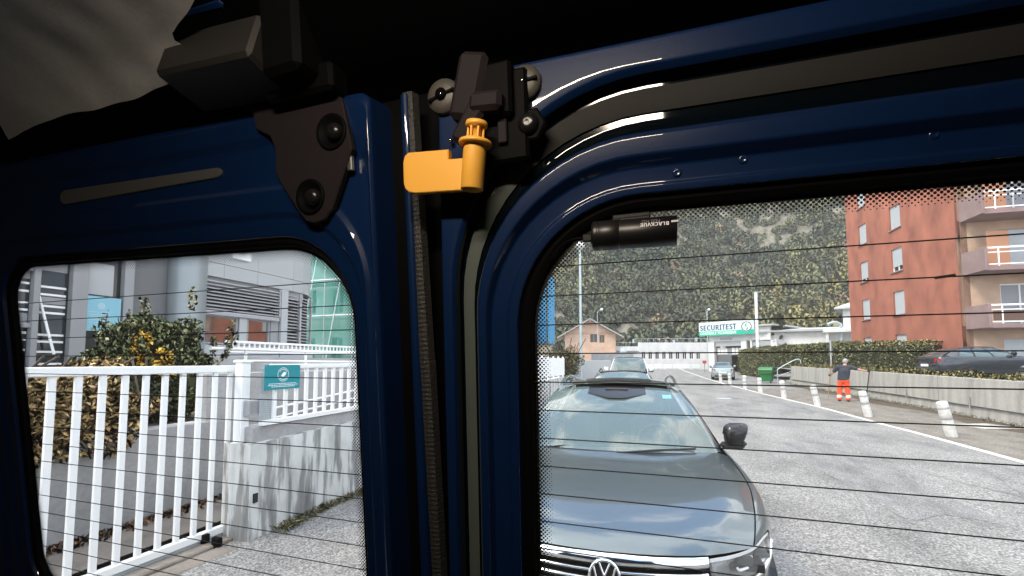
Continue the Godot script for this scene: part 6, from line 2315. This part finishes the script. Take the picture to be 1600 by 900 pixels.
	if p.get("detail", false):
		var g := Geo.new()
		g.box(Vector3(0, rf - 0.055, -sr + 0.09), Vector3(0.24, 0.075, 0.03), 0.02)
		part(o, "inner_mirror", g, M.car_black)
		var cover := []
		for q in [[6, 5, 11], [5, 5, 11], [4, 7, 9]]:
			var row := []
			for i in 5:
				var c := lerpf(q[1], q[2], i / 4.0)
				var r0: Vector3 = ws[q[0]][int(c)]
				var r1: Vector3 = ws[q[0]][mini(int(c) + 1, 16)]
				row.append(r0.lerp(r1, c - int(c)) + Vector3(0, 0.003, 0.003) + (Vector3(0, 0.028, -0.045) if q[0] == 4 else Vector3.ZERO))
			cover.append(row)
		g = sheet(cover)
		part(o, "sensor_cover", g, M.car_black)
		var q: Vector3 = ws[5][-2]
		part(o, "window_sticker", bx(Vector3(0.085, 0.07, 0.004), 0.001), M.sticker, Vector3(0.50, rf - 0.105, -sr + 0.03), Vector3(deg_to_rad(-62), 0, 0))
		part(o, "wiper", tubes([[v.call(-0.62, 1.005, 1.52), v.call(-0.35, 1.035, 1.535), v.call(0.05, 1.05, 1.525)], [v.call(0.02, 1.01, 1.43), v.call(0.30, 1.035, 1.485), v.call(0.62, 1.04, 1.62)]], 0.009, 6), M.car_black)
		part(o, "cowl", sheet([mir([v.call(0, 0.99, 1.40), v.call(0.4, 0.988, 1.45), v.call(0.83, 0.965, 1.64)]), mir([v.call(0, 1.018, 1.47), v.call(0.4, 1.015, 1.52), v.call(0.80, 0.998, 1.71)])]), M.car_trim)
	return o

func cars() -> void:
	car("estate_car", "slate grey estate car with round chrome badge parked right behind the van", M.paint_slate, Vector3(-0.29, 0, -2.29), deg_to_rad(3.8), {"detail": true, "glass_roof": true, "rails": true, "mirror": M.car_black, "roof": 1.495, "se": 4.3, "rh": 0.61, "hw": 0.955, "bump": 0.062})
	car("parked_car", "dark car with black roof rails hidden behind the slate estate car", M.paint_dark, Vector3(-0.75, 0, -8.7), deg_to_rad(3.8), {"roof": 1.51, "rails": true, "rail_mat": M.car_black, "sr": 2.5, "se": 4.0, "len": 4.5})
	car("white_pickup", "tall white vehicle third in the row, only its windscreen showing", M.paint_white, Vector3(-1.35, gh(-18.6), -18.6), deg_to_rad(2.0), {"roof": 1.90, "hood": 1.25, "sc": 1.5, "sr": 2.35, "se": 3.9, "len": 4.9, "hw": 0.93, "rh": 0.64})
	car("parked_car", "silver hatchback seen from behind among the bollards by the hedge", M.paint_silver, Vector3(4.95, gh(-40.5) - 0.04, -42.2), PI + deg_to_rad(-6.0), {"roof": 1.40, "len": 4.0, "hw": 0.84, "sc": 1.25, "sr": 2.15, "se": 3.25, "rh": 0.54, "hood": 0.95})
	car("parked_car", "dark blue car facing us at the far end of the street", M.paint_navy, Vector3(0.25, gh(-65.5), -65.5), deg_to_rad(-6.0), {"roof": 1.45, "len": 4.2, "hw": 0.88, "sr": 2.3, "se": 3.6})
	car("parked_car", "small white car partly behind the dark blue car far off", M.paint_white, Vector3(-1.75, gh(-68.0), -68.0), deg_to_rad(4.0), {"roof": 1.5, "len": 4.2, "hw": 0.88, "sr": 2.2, "se": 3.6})
	car("parked_car", "black car with red tail light parked above the retaining wall", M.paint_dark, Vector3(16.1, 0.95 + gh(-25.6) - 0.12, -25.8), PI / 2 + 0.08, {"roof": 1.44, "len": 4.6, "sr": 2.3, "se": 3.7})
	car("parked_car", "silver car parked nose first above the retaining wall, rightmost in view", M.paint_silver, Vector3(13.0, 0.95 + gh(-22.0) - 0.30, -22.0), -PI / 2, {"roof": 1.44, "len": 4.3, "sr": 2.2, "se": 3.6})

# ---------------------------------------------------------------- the road worker
# one skin over bones [from, to, radius, radius], by surface nets on a grid
func skin(bones: Array, cell: float, k: float) -> ArrayMesh:
	var lo: Vector3 = bones[0][0]
	var hi := lo
	for b in bones:
		var rr := Vector3.ONE * (maxf(b[2], b[3]) + 3.0 * cell)
		lo = lo.min(b[0] - rr).min(b[1] - rr)
		hi = hi.max(b[0] + rr).max(b[1] + rr)
	var n := Vector3i(((hi - lo) / cell).ceil()) + Vector3i.ONE
	var D := PackedFloat32Array()
	D.resize(n.x * n.y * n.z)
	D.fill(1.0)
	for b in bones:
		var a: Vector3 = b[0]
		var ab: Vector3 = b[1] - a
		var l2 := maxf(ab.length_squared(), 1e-9)
		var m := Vector3.ONE * (maxf(b[2], b[3]) + 2.5 * cell + k)
		var i0 := Vector3i(((a.min(b[1]) - m - lo) / cell).floor()).max(Vector3i.ZERO)
		var i1 := Vector3i(((a.max(b[1]) + m - lo) / cell).ceil()).min(n - Vector3i.ONE)
		for z in range(i0.z, i1.z + 1):
			for y in range(i0.y, i1.y + 1):
				for x in range(i0.x, i1.x + 1):
					var p := lo + Vector3(x, y, z) * cell - a
					var t := clampf(p.dot(ab) / l2, 0.0, 1.0)
					var d := (p - ab * t).length() - lerpf(b[2], b[3], t)
					var at := (z * n.y + y) * n.x + x
					var e := D[at]
					var h := maxf(k - absf(d - e), 0.0) / k
					D[at] = minf(d, e) - h * h * k * 0.25
	var V := PackedVector3Array()
	var I := PackedInt32Array()
	var id := {}
	var step := [1, n.x, n.x * n.y]
	for z in n.z - 1:
		for y in n.y - 1:
			for x in n.x - 1:
				var at := (z * n.y + y) * n.x + x
				var neg := 0
				var c := [D[at], D[at + 1], D[at + n.x], D[at + n.x + 1], D[at + step[2]], D[at + step[2] + 1], D[at + step[2] + n.x], D[at + step[2] + n.x + 1]]
				for q in c:
					if q < 0.0:
						neg += 1
				if neg == 0 or neg == 8:
					continue
				var sum := Vector3.ZERO
				var cnt := 0
				for e in [[0, 1], [2, 3], [4, 5], [6, 7], [0, 2], [1, 3], [4, 6], [5, 7], [0, 4], [1, 5], [2, 6], [3, 7]]:
					if (c[e[0]] < 0.0) != (c[e[1]] < 0.0):
						var t: float = c[e[0]] / (c[e[0]] - c[e[1]])
						sum += Vector3(e[0] & 1, (e[0] >> 1) & 1, e[0] >> 2).lerp(Vector3(e[1] & 1, (e[1] >> 1) & 1, e[1] >> 2), t)
						cnt += 1
				id[at] = V.size()
				V.append(lo + (Vector3(x, y, z) + sum / cnt) * cell)
	for at in id:
		var inside: bool = D[at] < 0.0
		for ax in 3:
			var u: int = step[(ax + 1) % 3]
			var w: int = step[(ax + 2) % 3]
			if (D[at + step[ax]] < 0.0) == inside:
				continue
			if not (id.has(at - u) and id.has(at - w) and id.has(at - u - w)):
				continue
			var q := [id[at], id[at - u], id[at - u - w], id[at - w]]
			if not inside:
				q.reverse()
			I.append_array([q[0], q[2], q[1], q[0], q[3], q[2]])
	var N := PackedVector3Array()
	N.resize(V.size())
	for i in range(0, I.size(), 3):
		var nn := (V[I[i + 2]] - V[I[i]]).cross(V[I[i + 1]] - V[I[i]])
		for j in 3:
			N[I[i + j]] += nn
	for i in N.size():
		N[i] = N[i].normalized()
	var arr := []
	arr.resize(Mesh.ARRAY_MAX)
	arr[Mesh.ARRAY_VERTEX] = V
	arr[Mesh.ARRAY_NORMAL] = N
	arr[Mesh.ARRAY_INDEX] = I
	var m := ArrayMesh.new()
	m.add_surface_from_arrays(Mesh.PRIMITIVE_TRIANGLES, arr)
	return m

func hand_bones(wrist: Vector3, along: Vector3, grip: Vector3, side: float) -> Array:
	# a hand closed round a pole that runs along grip; along points from the wrist to the knuckles
	var out := along.cross(grip).normalized() * side
	var b := []
	var palm := wrist + along * 0.055
	b.append([wrist, palm - grip * 0.022, 0.026, 0.020])
	b.append([wrist, palm + grip * 0.022, 0.026, 0.020])
	for i in 4:
		var k := palm + grip * (0.033 - 0.022 * i) + along * (0.016 if i == 1 or i == 2 else 0.008)
		var l: float = [0.034, 0.039, 0.036, 0.028][i]
		var k1 := k + along * l * 0.75 + out * 0.012
		var k2 := k1 + out * l * 0.8 - along * 0.006
		var k3 := k2 - along * l * 0.55 + out * 0.002
		b.append([k, k1, 0.0095, 0.009])
		b.append([k1, k2, 0.009, 0.0085])
		b.append([k2, k3, 0.0085, 0.0075])
	var t0 := wrist + along * 0.022 + grip * 0.024
	var t1 := t0 + grip * 0.026 + along * 0.024 + out * 0.016
	b.append([t0, t1, 0.013, 0.0105])
	b.append([t1, t1 + out * 0.026 + along * 0.018, 0.0105, 0.009])
	return b

func people() -> void:
	var o := thing("person", "person in navy T-shirt and orange work trousers seen from behind holding two tools", "person", Vector3(7.17, gh(-22.1), -22.1), deg_to_rad(-18.0))
	var Ls := Vector3(-0.13, 1.435, 0.0)
	var Rs := Vector3(0.27, 1.425, -0.02)
	var Le := Vector3(-0.30, 1.21, -0.05)
	var Re := Vector3(0.56, 1.33, -0.10)
	var Lw := Vector3(-0.395, 1.10, -0.20)
	var Rw := Vector3(0.83, 1.27, -0.16)
	var pel := Vector3(0.03, 0.94, 0.0)
	var ch := Vector3(0.075, 1.27, -0.02)
	var nk := Vector3(0.10, 1.49, -0.03)
	var hd := Vector3(0.125, 1.655, -0.05)
	var legs := [[Vector3(-0.06, 0.88, 0.0), Vector3(-0.105, 0.49, -0.03), Vector3(-0.125, 0.09, 0.03)], [Vector3(0.12, 0.88, 0.0), Vector3(0.155, 0.49, -0.02), Vector3(0.175, 0.09, 0.04)]]
	var body := [[pel + Vector3(-0.06, 0, 0), ch + Vector3(-0.06, 0, 0), 0.115, 0.125], [pel + Vector3(0.06, 0, 0), ch + Vector3(0.06, 0, 0), 0.115, 0.125], [ch, nk, 0.13, 0.06], [Ls, Rs, 0.062, 0.062], [nk, hd + Vector3(0, -0.06, 0.01), 0.055, 0.055],
		[Ls, Le, 0.052, 0.042], [Le, Lw, 0.042, 0.030], [Rs, Re, 0.052, 0.042], [Re, Rw, 0.042, 0.030]]
	for l in legs:
		body.append([l[0], l[1], 0.085, 0.06])
		body.append([l[1], l[2], 0.058, 0.042])
		body.append([l[2], l[2] + Vector3(0.0, -0.03, -0.13), 0.042, 0.032])
	# head with brow, nose, chin, ears: it looks down and away
	var head := [[hd + Vector3(0, 0.03, 0.012), hd + Vector3(0, 0.02, -0.02), 0.090, 0.082], [hd + Vector3(0, -0.02, -0.02), hd + Vector3(0, -0.085, -0.055), 0.070, 0.042], [hd + Vector3(0, 0.005, -0.098), hd + Vector3(0, -0.035, -0.118), 0.012, 0.016],
		[hd + Vector3(-0.034, 0.022, -0.085), hd + Vector3(0.034, 0.022, -0.085), 0.016, 0.016], [hd + Vector3(-0.088, -0.005, 0.0), hd + Vector3(-0.092, 0.03, 0.008), 0.013, 0.016], [hd + Vector3(0.088, -0.005, 0.0), hd + Vector3(0.092, 0.03, 0.008), 0.013, 0.016], [hd + Vector3(-0.02, -0.062, -0.092), hd + Vector3(0.02, -0.062, -0.092), 0.012, 0.012]]
	var st := SurfaceTool.new()
	st.begin(Mesh.PRIMITIVE_TRIANGLES)
	st.append_from(skin(body, 0.02, 0.05), 0, Transform3D())
	st.append_from(skin(head, 0.009, 0.025), 0, Transform3D())
	part(o, "body", st.commit(), M.skin)
	var eyes := Geo.new()
	for s in [-1, 1]:
		eyes.smooth()
		eyes.lathe([Vector2(0, -0.009), Vector2(0.007, -0.005), Vector2(0.009, 0.0), Vector2(0.007, 0.005), Vector2(0, 0.009)], Transform3D(Basis(), hd + Vector3(s * 0.032, 0.004, -0.088)), 10)
	part(o, "eyes", eyes, M.print_white)
	part(o, "hair", skin([[hd + Vector3(0, 0.045, 0.015), hd + Vector3(0, 0.05, -0.02), 0.088, 0.080], [hd + Vector3(0, -0.01, 0.04), hd + Vector3(0, 0.03, 0.02), 0.070, 0.086]], 0.009, 0.03), M.grey_hair)
	var shirt := [[pel + Vector3(-0.06, -0.02, 0), ch + Vector3(-0.06, 0, 0), 0.142, 0.148], [pel + Vector3(0.06, -0.02, 0), ch + Vector3(0.06, 0, 0), 0.142, 0.148], [ch, nk + Vector3(0, -0.05, 0), 0.155, 0.085], [Ls + Vector3(0, -0.01, 0), Rs + Vector3(0, -0.01, 0), 0.085, 0.085], [Ls, Ls.lerp(Le, 0.78), 0.082, 0.078], [Rs, Rs.lerp(Re, 0.66), 0.082, 0.078]]
	part(o, "shirt", skin(shirt, 0.018, 0.05), M.navy_cloth)
	var tr := [[pel + Vector3(-0.05, -0.06, 0), pel + Vector3(0.07, -0.06, 0), 0.135, 0.135]]
	for l in legs:
		tr.append([l[0], l[1], 0.108, 0.090])
		tr.append([l[1], l[2] + Vector3(0, 0.02, 0), 0.090, 0.088])
	part(o, "trousers", skin(tr, 0.018, 0.035), M.orange_cloth)
	for l in legs:
		part(o, "reflective_band", skin([[l[2] + Vector3(-0.002, 0.09, 0), l[2] + Vector3(0.002, 0.11, 0), 0.094, 0.094]], 0.018, 0.02), M.reflective_band)
		part(o, "boot", skin([[l[2] + Vector3(0, -0.02, 0.01), l[2] + Vector3(0, -0.045, 0.035), 0.055, 0.048], [l[2] + Vector3(0, -0.045, 0.03), l[2] + Vector3(0.0, -0.052, -0.17), 0.046, 0.040]], 0.014, 0.03), M.boot)
	part(o, "glove", skin(hand_bones(Rw, Vector3(0.94, -0.1, -0.2).normalized(), Vector3(0.13, 0.99, 0).normalized(), 1.0), 0.005, 0.008), M.boot)
	part(o, "glove", skin(hand_bones(Lw, Vector3(-0.35, -0.35, -0.8).normalized(), Vector3(0.11, 0.99, 0).normalized(), -1.0), 0.005, 0.008), M.boot)
	# tools
	var base := o.transform
	var sv := thing("shovel", "dark handled shovel upright in the worker's outstretched right hand", "shovel")
	sv.transform = base
	var top := Rw + Vector3(0.085, 0.06, -0.03)
	part(sv, "handle", tubes([[top, top + Vector3(-0.10, -0.75, 0.03), top + Vector3(-0.14, -1.02, 0.04)]], 0.02, 10), M.boot)
	part(sv, "grip", tubes([[top + Vector3(-0.06, 0.015, 0), top + Vector3(0.06, 0.015, 0)]], 0.018, 10), M.boot)
	var g := Geo.new()
	g.smooth()
	var rows := []
	for i in 6:
		var t := i / 5.0
		var row := []
		for j in 7:
			var u := j / 6.0 * 2.0 - 1.0
			row.append(top + Vector3(-0.14 - 0.03 * t + u * 0.11 * (1.0 - 0.45 * t * t), -1.0 - 0.28 * t, 0.04 + 0.03 * u * u))
		rows.append(row)
	g.grid(rows, false, true)
	part(sv, "blade", g, M.steel)
	var rk := thing("rake", "pale handled rake held upright in the worker's left hand", "rake")
	rk.transform = base
	var lh := Lw + Vector3(-0.02, -0.02, -0.07)
	part(rk, "handle", tubes([[lh + Vector3(0.075, 0.68, 0.0), lh, lh + Vector3(-0.115, -1.04, 0.02)]], 0.015, 10), M.wood)
	g = Geo.new()
	var hb := lh + Vector3(-0.115, -1.04, 0.02)
	g.box(hb, Vector3(0.40, 0.025, 0.025), 0.005)
	for i in 13:
		g.box(hb + Vector3(-0.19 + 0.0317 * i, -0.025, 0.0), Vector3(0.008, 0.05, 0.008))
	part(rk, "rake_head", g, M.frame_grey)
